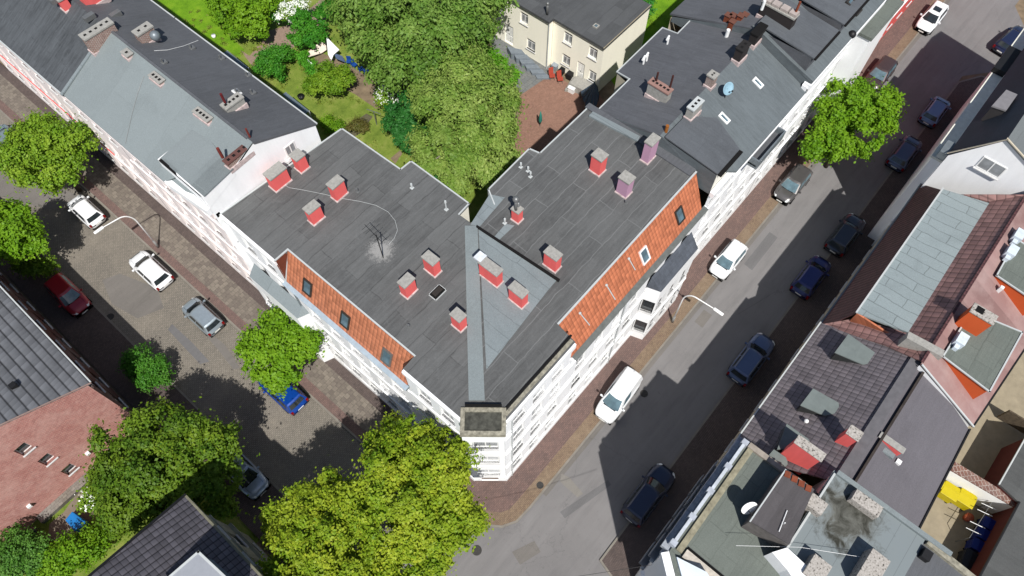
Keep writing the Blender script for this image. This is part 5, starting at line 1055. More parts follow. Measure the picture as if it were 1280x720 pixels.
facade(L2, (-5.2 - GBW, 29.0), (-5.2, 29.0), 0, 7.4, [(GBW - 5.15, GBW - 4.45, z_, z_ + 1.0, 'one') for z_ in (1.45, 3.95, 6.3)], RG, depth=.2)
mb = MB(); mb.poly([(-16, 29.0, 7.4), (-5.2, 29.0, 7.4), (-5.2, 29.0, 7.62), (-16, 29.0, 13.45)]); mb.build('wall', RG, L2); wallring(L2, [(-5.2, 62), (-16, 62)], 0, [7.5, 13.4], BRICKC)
mb = MB(); mb.box(-13.5, 28.4, 0, -7.6, 29.0, .35); mb.build('plinth', m_bricks('rubble_plinth', srgb(168, 160, 148), srgb(140, 132, 122), srgb(108, 102, 94), .3, .2), L2)
for x_, z_ in ((-8.6, 2.0), (-12.96, 1.85), (-7.7, .5)): m = MB(); m.box(x_ - .12, 28.8, z_, x_ + .12, 29.02, z_ + .2); m.build('wall_lamp', WHM, L2)
q = PL(18, 483); m = MB(); m.rbox(q.x, q.y, q.z - .1, q.z + .25, .35, .35); m.build('vent_pipe', DARKM, L2)
L3 = thing('black_roofed_house', 'black tiled hipped roof house with pale flat dormer at the bottom edge', 'house')
ZB = 10.2; c0 = G(231.5, 619, ZB); xs, ys = c0.x, c0.y; sB = .5
hip = Vector((xs - 7.0, ys - 1.1, ZB + 7.0 * sB))
mb = MB(); mb.slab([(xs, ys, ZB), (xs, ys - 16, ZB), (xs - 7, ys - 16, ZB + 7 * sB), tuple(hip)], .14); mb.build('roof', DARK_Y, L3)
mb = MB(); mb.slab([(xs, ys, ZB), tuple(hip), (xs - 7.0, ys, ZB)], .14); mb.build('roof', m_tiles('anthracite_tiles_hip', srgb(84, 82, 88), 'x', .3, .36, 1.2, .2), L3)
edge_trim(L3, [(xs, ys, ZB), tuple(hip)], .07, .08, DARKM); edge_trim(L3, [(xs, ys + .02, ZB), (xs, ys - 16, ZB)], .07, .06, m_plain('mossy_gutter', srgb(134, 132, 112), .8, var=.3)); edge_trim(L3, [(xs, ys, ZB), (xs - 7, ys, ZB)], .07, .06, ZINC)
facade(L3, (xs - .3, ys - 16), (xs - .3, ys - .3), 0, ZB - .15, rows(15.7, 7, 1.0, (1.2, 4.3, 7.3), 1.7, .5, .5), GREENW, bands=[(3.5, .3, .2), (6.7, .12, .1), (9.6, .4, .3)])
wallring(L3, [(xs - .3, ys - .3), (xs - 10, ys - .3), (xs - 10, ys - 16), (xs - .3, ys - 16)], 0, ZB - .1, GREENW)
q = [G(x, y, 12.6) for x, y in ((248, 690), (296, 735), (240, 790), (196, 735))]
mb = MB(); mb.slab(q, .15); mb.build('dormer_roof', m_plain('pale_dormer_sheet', srgb(168, 172, 180), .5, var=.06), L3); cen = sum(q, Vector()) / 4; mb = MB(); mb.prism([((cen + (v - cen) * .93).x, (cen + (v - cen) * .93).y) for v in q], 10.6, 12.5); mb.build('dormer', m_plain('blue_grey_cheek', srgb(104, 124, 148), .6), L3)
edge_trim(L3, [q[0], q[1]], .07, .04, TRIM); edge_trim(L3, [q[3], q[0]], .07, .04, TRIM)

# ================================================================== cars
KIND = {  # L, W, H, belt, bonnet front z, cabin base rear/front, roof rear/front, boot
 'hatch': dict(L=4.15, W=1.76, H=1.47, belt=.93, nose=.72, cr=-.475, cf=.235, rr=-.40, rf=.06, tail=.90),
 'small': dict(L=3.7, W=1.64, H=1.50, belt=.95, nose=.76, cr=-.48, cf=.26, rr=-.41, rf=.08, tail=.92),
 'suv':   dict(L=4.40, W=1.84, H=1.64, belt=1.06, nose=.88, cr=-.475, cf=.22, rr=-.42, rf=.05, tail=1.0),
 'estate':dict(L=4.62, W=1.80, H=1.49, belt=.94, nose=.74, cr=-.475, cf=.19, rr=-.42, rf=.04, tail=.92),
 'van':   dict(L=4.25, W=1.74, H=1.72, belt=1.08, nose=.84, cr=-.488, cf=.27, rr=-.47, rf=.10, tail=1.05),
 'saloon':dict(L=4.55, W=1.80, H=1.44, belt=.92, nose=.73, cr=-.40, cf=.20, rr=-.24, rf=.04, tail=.90)}
_TY = {}
def car(label, px, py, head, kind, col, group, metal=0.15, sunroof=False, rails=False, roofcol=None, glass=None, dl=0.0, cname=None):
    K = dict(KIND[kind]); L = K['L'] + dl; W = K['W']; H = K['H']; hl = L / 2; hw = W / 2
    pos = G(px, py, 0.85); R_ = thing('parked_car', label, 'car', (pos.x, pos.y, 0.004), head, group); R_.scale = (.95, .95, .95)
    pm = m_paint(cname or ('car_paint_%02x%02x%02x' % tuple(int(c * 255) for c in col[:3])), col, metal); gl = glass or CGL
    # body loft
    N = 17; vs = []; ring = 0; fs = []
    for i in range(N):
        t = -1 + 2 * i / (N - 1); x = hl * t
        ww = hw * (1 - 0.20 * abs(t) ** 7 - (0.07 * max(0, t) ** 3)) - (0.10 if abs(t) > .99 else 0)
        cf = K['cf'] * 2; 
        if t > cf: zt = K['belt'] - (K['belt'] - K['nose']) * ((t - cf) / (1 - cf)) ** 1.8
        elif t < K['cr'] * 2: zt = K['tail']
        else: zt = K['belt']
        if abs(t) > .99: zt -= .14
        elif abs(t) > .85: zt -= .02
        zb = .20 + (.10 if abs(t) > .99 else 0) + .03 * t * t
        prof = [(.86, zb), (.985, zb + .10), (1.0, zb + .30), (.995, zt - .26), (.955, zt - .09), (.86, zt - .015), (.55, zt + .012), (0, zt + .03)]
        P = [(x, -ww * a, z_) for a, z_ in prof] + [(x, ww * a, z_) for a, z_ in prof[::-1][1:]]; ring = len(P); vs += P
    for i in range(N - 1):
        for k in range(ring): fs.append((i * ring + k, (i + 1) * ring + k, (i + 1) * ring + (k + 1) % ring, i * ring + (k + 1) % ring))
    fs.append(tuple(range(ring))); fs.append(tuple((N - 1) * ring + k for k in range(ring))[::-1])
    m = MB().add(vs, [f[::-1] for f in fs]); body = m.build('body', pm, R_, True)
    m = MB(); m.box(-hl * .96, -hw * .84, .17, hl * .96, hw * .84, .24); m.build('underbody', HOLE, R_)
    # cabin shell and panes
    def outline(xr, xf, w_, bf, br, z_):
        ys = [-w_, -w_ * .55, 0, w_ * .55, w_]
        return [(xf + bf * (1 - (y / w_) ** 2), y, z_) for y in ys] + [(xr - br * (1 - (y / w_) ** 2), y, z_) for y in ys[::-1]]
    zb = K['belt'] - .02; zt = H - .06
    o0 = outline(K['cr'] * L, K['cf'] * L, hw * .90, .16, .05, zb); o1 = outline(K['rr'] * L, K['rf'] * L, hw * .70, .10, .04, zt)
    o2 = outline(K['rr'] * L + .10, K['rf'] * L - .10, hw * .60, .08, .03, H)
    n = len(o0); m = MB(); m.add(o0 + o1 + o2, [(i, (i + 1) % n, n + (i + 1) % n, n + i) for i in range(n)] + [(n + i, n + (i + 1) % n, 2 * n + (i + 1) % n, 2 * n + i) for i in range(n)] + [tuple(range(2 * n, 3 * n))])
    rfm = m_paint('car_roof_%s' % cname, roofcol) if roofcol else pm
    m.build('cabin', rfm, R_)
    o0 = [Vector(p) for p in o0]; o1 = [Vector(p) for p in o1]
    def pane(name, idx, u0, u1, v0_, v1_, mat=None):
        b0 = [o0[i] for i in idx]; b1 = [o1[i] for i in idx]
        def at(L_, u):
            q = u * (len(L_) - 1); i = min(int(q), len(L_) - 2); return L_[i].lerp(L_[i + 1], q - i)
        us = [u0 + (u1 - u0) * k / 6 for k in range(7)]; row = []
        for v_ in (v0_, v1_): row.append([at(b0, u).lerp(at(b1, u), v_) for u in us])
        cc = (row[0][3] + row[1][3]) / 2; nn = (row[0][6] - row[0][0]).cross(row[1][3] - row[0][3]).normalized()
        if nn.dot(cc - Vector((0, 0, .8))) < 0: nn = -nn
        A_ = [p + nn * .014 for p in row[0]] + [p + nn * .014 for p in row[1]]; B_ = [p - nn * .01 for p in row[0]] + [p - nn * .01 for p in row[1]]
        q = MB(); q.add(A_ + B_, [(k, k + 1, 8 + k, 7 + k) for k in range(6)] + [(13, 12 + 8, 14 + 6, 6)][:0] + [(14 + k + 1, 14 + k, 21 + k, 22 + k) for k in range(6)]); return q.build(name, mat or gl, R_, True)
    pane('windscreen', [0, 1, 2, 3, 4], .07, .93, .06, .93, glass or gl); pane('rear_window', [5, 6, 7, 8, 9], .09, .91, .22, .9)
    van = kind == 'van'
    for sd_ in ([4, 5], [9, 0]):
        spans = ((.14, .44), (.47, .86)) if sd_[0] == 4 else ((.14, .53), (.56, .86))
        for a_, b_ in spans:
            if van and ((sd_[0] == 4 and a_ > .45) or (sd_[0] == 9 and b_ < .55)): continue
            pane('side_window', sd_, a_, b_, .12, .86)
    # wheels, lights, mirrors, plates
    r = .33
    if 'w' not in _TY:
        q = MB(); q.tube([(0, -.11, 0), (0, -.1, 0), (0, .1, 0), (0, .11, 0)], [r * .93, r, r, r * .93], 20); t_ = q.mesh('wheel', RUB)
        q = MB(); q.tube([(0, -.118, 0), (0, .118, 0)], [.2, .2], 16)
        _TY['w'] = t_; _TY['r'] = q.mesh('rim', RIM)
    for wx in (-.30 * L, .31 * L):
        for wy in (-hw + .10, hw - .10): wo = put('wheel', _TY['w'], R_, Matrix.Translation((wx, wy, r))); put('rim', _TY['r'], wo, Matrix.Identity(4))
    for s_ in (-1, 1):
        m = MB(); m.prism([(hl - .30, s_ * hw * .86), (hl - .05, s_ * hw * .62), (hl - .03, s_ * hw * .48), (hl - .14, s_ * hw * .5), (hl - .36, s_ * hw * .74)], K['nose'] - .16, [K['nose'] - .005 - .0, K['nose'] - .07, K['nose'] - .07, K['nose'] + .0, K['nose'] + .03]); m.build('headlight', LAMPW, R_)
        m = MB(); m.box(-hl - .012, s_ * hw * .80 - .10, K['tail'] - .32, -hl + .16, s_ * hw * .80 + .07, K['tail'] - .10); m.build('tail_light', LAMPR, R_)
        m = MB(); mx_ = K['cf'] * L - .30; m.box(mx_ - .07, s_ * (hw + .09) - .09, zb + .0, mx_ + .05, s_ * (hw + .09) + .08, zb + .15); m.box(mx_ - .02, min(s_ * hw * .85, s_ * (hw + .05)), zb + .02, mx_ + .03, max(s_ * hw * .85, s_ * (hw + .05)), zb + .07); m.build('wing_mirror', pm, R_, bevel=.02)
        if rails: m = MB(); m.tube([(K['rr'] * L + .15, s_ * hw * .62, H), (K['rr'] * L + .25, s_ * hw * .62, H + .05), (K['rf'] * L - .3, s_ * hw * .62, H + .05), (K['rf'] * L - .2, s_ * hw * .62, H)], .02, 6); m.build('roof_rail', GREYM, R_)
        m = MB(); xh = K['cf'] * L + .12; m.tube([(xh, s_ * hw * .62, K['belt'] + .012), ((xh + hl) / 2, s_ * hw * .60, K['belt'] - (K['belt'] - K['nose']) * .3 + .012), (hl - .35, s_ * hw * .5, K['nose'] + .05)], .009, 4); m.build('bonnet_seam', HOLE, R_)
    m = MB(); m.box(hl - .09, -hw * .42, K['nose'] - .30, hl - .0, hw * .42, K['nose'] - .17); m.build('grille', DARKM, R_)
    m = MB(); m.box(hl - .03, -.26, .34, hl + .012, .26, .45); m.build('number_plate', PLATE, R_); m = MB(); m.box(-hl - .012, -.26, .5, -hl + .03, .26, .61); m.build('number_plate', PLATE, R_)
    if sunroof: m = MB(); m.box(K['rf'] * L - 1.0, -hw * .42, H - .01, K['rf'] * L - .28, hw * .42, H + .012); m.build('sunroof', CGL, R_)
    m = MB(); m.tube([(K['rr'] * L + .2, 0, H), (K['rr'] * L + .05, 0, H + .14)], .01, 5); m.build('antenna', DARKM, R_)
    m = MB(); m.box(K['cf'] * L + .05, -.5, K['belt'] + .012, K['cf'] * L + .13, .5, K['belt'] + .03); m.build('wiper_cowl', HOLE, R_)
    return R_
GL_ = 'cars parked along the left street'; GRn = 'cars parked on the sunny side of the right street'; GS = 'cars parked on the shaded side of the right street'
UP, DN = pi / 2, -pi / 2
WHT = srgb(226, 228, 230)
car('white hatchback beside the green round tree, topmost car on the sunny side', 105, 261, UP, 'small', WHT, GL_, 0)
car('white hatchback standing in the sun beside the curved street lamp', 186, 335, UP, 'hatch', WHT, GL_, 0)
car('silver hatchback between the white hatchback and the small street tree', 251, 393, UP, 'small', srgbw(160, 172, 180), GL_, .5)
car('bright blue hatchback half under the small street tree', 351, 486, UP, 'hatch', srgbw(8, 62, 146), GL_, .2)
car('dark red hatchback in the shade on the left pavement side', 83, 367, DN, 'hatch', srgbw(140, 22, 40), GL_, .2, glass=CGLB)
car('pale grey-blue car almost hidden under the large olive tree', 302, 590, DN, 'hatch', srgbw(150, 164, 180), GL_, .4)
car('grey-green car at the left edge, partly under the round tree', 8, 172, UP, 'hatch', srgbw(134, 150, 154), GL_, .4)
car('white delivery van with short bonnet near the corner of the white house', 773, 494, pi + .06, 'van', WHT, GRn, 0, glass=CGLB)
car('white compact van parked in front of the bay window lamp', 911, 323, pi, 'small', WHT, GRn, 0, glass=CGLB)
car('dark grey hatchback just below the bright green street tree', 992, 228, pi, 'hatch', srgbw(92, 90, 90), GRn, .4, glass=CGLB)
car('dark brown car just above the bright green street tree', 1101, 90, pi, 'hatch', srgbw(78, 66, 66), GRn, .4, glass=CGLB)
car('white car with black glass roof panel at the top of the right street', 1166, 20, pi, 'hatch', WHT, GRn, 0, sunroof=True)
car('black and dark blue car crossing at the right edge of the picture', 1268, 47, .75 - .9, 'estate', srgbw(34, 42, 72), 'cars on the side street', .3)
car('steel blue hatchback, topmost of the shaded row', 1171, 136, 0, 'small', srgbw(98, 120, 158), GS, .3)
car('dark hatchback with blue-grey roof, second of the shaded row from the top', 1133, 188, 0, 'hatch', srgbw(60, 72, 100), GS, .3)
car('black estate with roof rails, third of the shaded row from the top', 1059, 290, 0, 'estate', srgbw(38, 46, 62), GS, .3, rails=True, dl=-.2)
car('deep blue hatchback just below the black estate with roof rails', 1016, 343, 0, 'hatch', srgbw(24, 34, 96), GS, .3)
car('grey-blue estate standing alone in the middle of the shaded row', 941, 446, 0, 'estate', srgbw(76, 92, 126), GS, .35, rails=True)
car('black car nearest the junction in the shade of the right street', 812, 616, 0, 'estate', srgbw(30, 40, 66), GS, .3)

# ================================================================== street lamps
def lamp(label, bx, by, ax, ay):
    b = G(bx, by); e = G(ax, ay, 5.25); d = Vector((e.x - b.x, e.y - b.y, 0)); Ld = d.length; d.normalize()
    t = thing('street_lamp', label, 'street lamp', (b.x, b.y, 0.1), 0, 'curved street lamps')
    pts = [Vector((0, 0, 0)), Vector((0, 0, 3.6))]
    for k in range(1, 9): a = k / 8 * radians(80); pts.append(Vector((d.x * .9 * (1 - cos(a)), d.y * .9 * (1 - cos(a)), 3.6 + 1.35 * sin(a))))
    end = Vector((d.x * (Ld - .35), d.y * (Ld - .35), 5.12)); pts.append(end)
    m = MB(); m.tube(pts, [.06] + [.045] * (len(pts) - 2) + [.03], 10); m.build('mast', WHM, t, True)
    m = MB(); m.tube([(0, 0, -.05), (0, 0, .9)], [.10, .095], 12); m.build('mast_base', m_plain('mast_base_grey', srgb(160, 160, 158), .6), t, True)
    m = MB(); c = d * (Ld - .05); hd = atan2(d.y, d.x); m.rbox(c.x, c.y, 5.08, 5.18, .75, .22, hd); hd_ = m.build('lamp_head', WHM, t, bevel=.04)
    m = MB(); m.rbox(c.x, c.y, 5.04, 5.078, .55, .16, hd); m.build('lens', m_plain('lamp_lens', srgb(200, 200, 190), .2), hd_)
lamp('white curved street lamp arching over the cobbled left street', 198.7, 309.5, 122.5, 288)
lamp('white curved street lamp arching over the asphalt of the right street', 840, 403, 899, 390)

# ================================================================== vegetation
def leafmesh(name, mat, lobes, n, size, seed, clump=0.75, flat=0.75, up=0.45, core=0.25, droop=0.0):
    """crown of separate leaf faces gathered in clumps through the lobes; lobes = (x, y, z, r, squash)"""
    rg = np.random.default_rng(seed); L_ = np.array([l[:4] for l in lobes], float); sq = np.array([l[4] if len(l) > 4 else flat for l in lobes])
    wts = L_[:, 3] ** 2; wts /= wts.sum(); nc = max(12, int(sum(l[3] ** 2 for l in lobes) * 5.2 / clump ** 2))
    li = rg.choice(len(lobes), nc, p=wts); d = rg.normal(size=(nc, 3)); d[:, 2] = np.abs(d[:, 2]) * np.where(rg.random(nc) < .78, 1, -1); d /= np.linalg.norm(d, axis=1)[:, None]
    rad = np.where(rg.random(nc) < core, rg.random(nc) ** .5 * .8, .74 + .34 * rg.random(nc) ** 1.3)
    cc = L_[li, :3] + d * (L_[li, 3] * rad)[:, None] * np.stack([np.ones(nc), np.ones(nc), sq[li]], 1)
    cr = clump * rg.uniform(.35, 1.55, nc); ct = rg.uniform(0.1, .9, nc)
    if sum(l[3] for l in lobes) > 5:        # gather the clumps round boughs so that dark gaps open between them
        nb = max(8, nc // 9); bi = rg.choice(nc, nb, replace=False); D2 = ((cc[:, None, :] - cc[None, bi, :]) ** 2).sum(2); j = D2.argmin(1)
        cc = cc + (cc[bi][j] - cc) * rg.uniform(.15, .5, (nc, 1)); lift = rg.uniform(-.45, .4, nb) * min(1.0, clump * 1.3)
        cc = cc + (d[bi][j] * lift[j][:, None]); ct = np.clip(ct * .5 + rg.uniform(0, .55, nb)[j], 0, 1); cr = cr * .82
    pick = rg.choice(nc, n, p=cr ** 2 / (cr ** 2).sum()); o = rg.normal(size=(n, 3)); o /= np.linalg.norm(o, axis=1)[:, None]
    an = rg.uniform(.45, 1.35, (nc, 3)) * np.array([1, 1, .7]); p = cc[pick] + o * (cr[pick] * (.15 + 1.0 * rg.random(n) ** .8))[:, None] * an[pick]
    p[:, 2] -= droop * rg.random(n) ** 2; stray = rg.random(n) < .10; p[stray] += rg.normal(size=(int(stray.sum()), 3)) * clump * .6
    nm = o * .6 + d[pick] * .35 + np.array([0, 0, up]) + rg.normal(size=(n, 3)) * .45; nm /= np.linalg.norm(nm, axis=1)[:, None]
    tq = rg.normal(size=(n, 3)); 
    if droop: tq = np.array([0, 0, -1.0]) + tq * .5
    u = np.cross(nm, tq); u /= np.linalg.norm(u, axis=1)[:, None] + 1e-9; v = np.cross(nm, u)
    s = size * rg.uniform(.6, 1.25, n)[:, None]
    a = u * s * .42; b = v * s * (.62 if not droop else .8)
    V = np.stack([p - b, p + a * 1.0 - b * .1, p + b, p - a * 1.0 - b * .1], 1).reshape(-1, 3)
    me = bpy.data.meshes.new(name); me.vertices.add(n * 4); me.vertices.foreach_set('co', V.astype(np.float32).ravel())
    me.loops.add(n * 4); me.loops.foreach_set('vertex_index', np.arange(n * 4, dtype=np.int32)); me.polygons.add(n)
    me.polygons.foreach_set('loop_start', np.arange(0, n * 4, 4, dtype=np.int32)); me.polygons.foreach_set('loop_total', np.full(n, 4, dtype=np.int32))
    me.update(calc_edges=True); at = me.attributes.new('tint', 'FLOAT', 'FACE'); at.data.foreach_set('value', np.clip(ct[pick] * .6 + rg.random(n) * .4, 0, 1).astype(np.float32))
    me.materials.append(mat); return me
def tree(label, lobes_px, mat, n, size, seed, cat='tree', name='tree', group=None, bark=None, clump=.75, trunk=True, droop=0.0, flat=.75, core=.25, tr=.2, base=None, limbs=7, up=.45):
    L_ = []
    for l in lobes_px: g = G(l[0], l[1], l[2]); L_.append((g.x, g.y, l[2], l[3]) + tuple(l[4:]))
    W_ = sum(l[3] ** 2 for l in L_); cx = sum(l[0] * l[3] ** 2 for l in L_) / W_; cy = sum(l[1] * l[3] ** 2 for l in L_) / W_
    if base: cx, cy = base
    t = thing(name, label, cat, (cx, cy, 0), 0, group)
    me = leafmesh('crown', mat, [(l[0] - cx, l[1] - cy) + tuple(l[2:]) for l in L_], n, size, seed, clump, flat, up, core, droop)
    o = bpy.data.objects.new('crown' if trunk else 'foliage', me); link(o, t)
    if trunk:
        rr = random.Random(seed); zt = max(l[2] for l in L_); m = MB()
        m.tube([(0, 0, -.1), (0.05, 0, zt * .25), (.02, .08, zt * .5), (0, 0, zt * .85)], [tr, tr * .8, tr * .6, tr * .3], 9); m.build('trunk', bark or BARK, t, True)
        for i in range(limbs):
            l = L_[i % len(L_)]; a = rr.uniform(0, 2 * pi); q = l[3] * rr.uniform(.45, .85); e = Vector((l[0] - cx + q * cos(a), l[1] - cy + q * sin(a), l[2] + l[3] * rr.uniform(-.1, .4)))
            s_ = Vector((0, 0, zt * rr.uniform(.3, .55))); mid = s_.lerp(e, .5) + Vector((rr.uniform(-.3, .3), rr.uniform(-.3, .3), rr.uniform(0, .5)))
            m = MB(); m.tube([s_, mid, e], [tr * .5, tr * .32, tr * .1], 6); m.build('limb', bark or BARK, t, True)
    else:
        m = MB()
        for k in range(4): m.tube([(0, 0, -.05), (.12 * cos(k * 1.6), .12 * sin(k * 1.6), L_[0][2] * .7)], [.04, .015], 5)
        m.build('stem', BARK, t)
    return t
ST = 'trees along the left street'
tree('round green street tree between the parked cars at the left edge', [(45, 175, 5.2, 2.3), (80, 180, 5.2, 2.2), (60, 208, 4.8, 2.2), (92, 205, 4.4, 1.6), (28, 200, 4.6, 1.7), (18, 190, 4.6, 1.4)], LF_MID, 44000, .18, 11, group=ST, clump=.6)
tree('bright green street tree cut off by the left edge above the dark red car', [(8, 280, 5, 1.8), (28, 292, 4.8, 1.5), (12, 308, 4.4, 1.5), (48, 300, 4.2, .8), (-14, 300, 5, 1.6)], LF_BRI, 24000, .18, 12, group=ST, clump=.55)
tree('small bright street tree standing by the white facade over the blue hatchback', [(335, 415, 5.2, 1.4), (360, 425, 5.2, 1.5), (330, 445, 4.8, 1.5), (362, 455, 4.6, 1.4), (385, 436, 4.6, .95), (348, 470, 4.2, 1.0), (310, 432, 4.6, .8), (345, 400, 5.2, .8)], LF_BRI, 27000, .18, 13, group=ST, clump=.5)
tree('big dense olive-green tree between the black roof and the brick gable', [(160, 560, 5.5, 2.0), (210, 545, 5.8, 2.1), (262, 555, 5.4, 1.7), (190, 590, 6, 2.4), (245, 595, 5.4, 2.0), (140, 600, 5, 1.6), (165, 630, 5, 1.7), (272, 600, 4.6, 1.4), (215, 625, 4.6, 1.6), (275, 630, 3.6, 1.1), (158, 650, 3.8, 1.0)], LF_DRK, 80000, .17, 14, cat='tree', clump=.6, tr=.3, group=ST)
tree('tall yellow-green tree spreading in front of the corner house', [(520, 560, 9.0, 1.6), (495, 590, 9.4, 2.1), (545, 600, 9.4, 2.2), (575, 640, 8.6, 1.5), (500, 640, 9.4, 2.2), (545, 660, 8.8, 2.0), (475, 560, 8.2, 1.0), (490, 535, 8, .8), (450, 625, 8.4, 1.4), (520, 700, 8.2, 1.8), (590, 655, 8, .8), (560, 560, 8.6, .7)], LF_YEL, 100000, .15, 15, clump=.46, tr=.28, bark=BARKL, limbs=16, group=ST)
tree('yellow-green tree at the bottom edge left of the tallest street tree', [(375, 640, 7.6, 1.4), (400, 665, 8, 1.9), (365, 690, 7.6, 1.6), (430, 640, 8, 1.5), (430, 700, 8, 2.0), (385, 730, 7.6, 2.0), (345, 650, 7, .8), (470, 720, 7.8, 1.8), (405, 615, 7.4, .9)], LF_YEL, 72000, .15, 16, clump=.46, tr=.25, bark=BARKL, limbs=12, group=ST)
tree('lone bright green tree standing on the pavement of the right street', [(1060, 125, 6.2, 2.0), (1090, 135, 6, 1.9), (1045, 150, 5.6, 1.7), (1075, 165, 5.6, 1.9), (1030, 185, 4.8, 1.4), (1050, 180, 4.8, 1.3), (1112, 122, 5.2, .9), (1100, 160, 5.2, 1.0), (1108, 150, 5, .8), (1012, 184, 4.4, .7), (1078, 190, 5, .9)], LF_BRI, 44000, .19, 17, clump=.55)
tree('round clipped bush on the left pavement, half in the house shade', [(172, 452, 1.6, .95), (192, 455, 1.7, .8), (185, 470, 1.4, .9), (200, 468, 1.4, .7), (178, 440, 1.3, .5), (207, 476, 1.1, .4), (166, 462, 1.2, .5)], m_leaf('leaves_clipped_green', srgbw(46, 96, 22), srgbw(66, 122, 32), srgbw(96, 146, 50), .3), 9000, .12, 18, cat='bush', name='bush', trunk=False, clump=.3)
tree('dark bush in the shade below the tree cut off by the left edge', [(45, 335, 1.4, .9), (62, 332, 1.2, .7), (30, 330, 1.3, .8)], LF_DRK, 4000, .14, 19, cat='bush', name='bush', trunk=False, clump=.3)
GT = 'trees in the gardens'
tree('very large grey-green garden tree at the top, left of the cream house', [(470, 20, 8, 3.0), (520, 20, 9, 3.4), (570, 15, 8, 3.0), (462, 42, 6.8, 1.9), (505, 62, 7.5, 2.7), (555, 60, 7.5, 2.9), (595, 40, 6, 1.8), (525, 98, 5.4, 1.8), (492, 98, 5, 1.2), (440, 22, 6.6, 1.8), (600, -10, 7.5, 2.4), (440, -20, 7, 2.5), (520, -25, 8, 3)], LF_GRD, 95000, .21, 20, group=GT, clump=.8, droop=.6, tr=.4, core=.2)
tree('large grey-green garden tree in the corner between the two house wings', [(575, 95, 7.5, 2.4), (610, 115, 7.2, 2.2), (565, 140, 8, 2.3), (600, 150, 8, 2.5), (635, 150, 6.4, 1.5), (560, 185, 6.8, 2.3), (605, 190, 6.8, 2.2), (575, 220, 5.6, 1.6), (630, 195, 5.4, 1.3), (540, 110, 6, 1.6), (540, 205, 5.6, 1.3), (590, 75, 6, 1.5)], LF_WIL, 95000, .17, 21, group=GT, clump=.7, droop=.6, tr=.35, core=.2, bark=BARKL, limbs=12)
tree('dark green fir-like tree squeezed left of the large courtyard tree', [(510, 140, 3.4, 1.6), (500, 160, 3, 1.4), (520, 175, 3, 1.5), (535, 200, 2.6, 1.3), (495, 150, 2.4, 1.1), (550, 218, 2.4, 1.1)], LF_FIR, 20000, .17, 22, group=GT, clump=.4)
GB = 'shrubs in the gardens'
for i, (lb, lob, mt, n_, sz) in enumerate([
    ('broad bright green shrub at the top left of the gardens', [(285, 12, 2.6, 1.7), (315, 18, 2.8, 1.8), (335, 5, 2.6, 1.5), (295, 35, 2.0, 1.1), (325, 38, 2.0, 1.0), (270, -5, 2.6, 1.5)], LF_BRI, 17000, .2),
    ('glossy green shrub beside the white blossom, right of the pink path', [(380, 30, 2.0, 1.2), (395, 45, 1.8, 1.1), (375, 52, 1.6, 1.0), (400, 22, 2, 1.0), (415, 10, 2, 1.1), (350, 20, 1.8, .8)], m_leaf('leaves_deep_green', srgbw(34, 96, 24), srgbw(58, 128, 30), srgbw(92, 152, 44), .35), 15000, .17),
    ('rounded bright shrub below the pink path', [(335, 75, 1.5, 1.1), (350, 70, 1.5, 1.1), (345, 88, 1.3, .9), (325, 82, 1.2, .7)], m_leaf('leaves_shrub', srgbw(40, 104, 24), srgbw(64, 132, 34), srgbw(100, 156, 50), .35), 9000, .15),
    ('small apple-like tree in the middle of the lawn', [(405, 92, 2.2, 1.2), (425, 92, 2.2, 1.1), (400, 108, 1.9, 1.0), (422, 110, 1.9, 1.0), (388, 105, 1.7, .7), (432, 103, 1.8, .7)], LF_MID, 12000, .15),
    ('low bushy hedge plant behind the white garden panels', [(375, 70, 1.0, .6), (385, 80, .9, .6), (392, 90, .9, .5)], m_leaf('leaves_fresh', srgbw(56, 124, 28), srgbw(80, 150, 36), srgbw(110, 172, 54), .35), 4500, .12),
    ('pale green shrub beside the steps of the cream house', [(622, 85, 1.8, 1.2), (632, 98, 1.6, 1.0), (612, 72, 1.8, 1.0), (626, 110, 1.4, .9), (640, 90, 1.4, .6)], m_leaf('leaves_lime', srgbw(72, 130, 24), srgbw(98, 156, 34), srgbw(128, 178, 52), .4), 11000, .15),
    ('bushy ivy mound at the bottom left corner of the picture', [(20, 680, 1.6, 1.2), (40, 695, 1.5, 1.2), (10, 700, 1.5, 1.2), (28, 712, 1.3, 1.1)], m_leaf('leaves_ivy', srgbw(52, 96, 30), srgbw(78, 124, 42), srgbw(108, 150, 66), .3), 12000, .12),
    ('bright yellowish shrub left of the black roof', [(85, 695, 1.7, 1.2), (105, 685, 1.7, 1.1), (75, 712, 1.4, 1.1), (120, 672, 1.4, .8)], LF_BRI, 9500, .14),
    ('small reddish shrub by the garden fence behind the corner house', [(443, 156, .9, .5), (452, 158, .8, .45), (436, 162, .8, .4)], m_leaf('leaves_reddish', srgbw(70, 76, 30), srgbw(96, 100, 44), srgbw(120, 96, 60), .3), 2500, .11),
    ('tall grass tuft in the small rear lawn', [(422, 160, .8, .6), (410, 152, .7, .5)], LF_BRI, 2500, .11),
    ('dark shrub at the foot of the grey-green tree at the top of the lawn', [(800, 8, 1.6, 1.4), (786, 2, 1.6, 1.3)], m_leaf('leaves_top', srgbw(40, 110, 40), srgbw(60, 130, 50), srgbw(84, 150, 64), .3), 6000, .16)]):
    tree(lb, lob, mt, n_, sz, 40 + i, cat='shrub', name='shrub', group=GB, trunk=False, clump=.35)
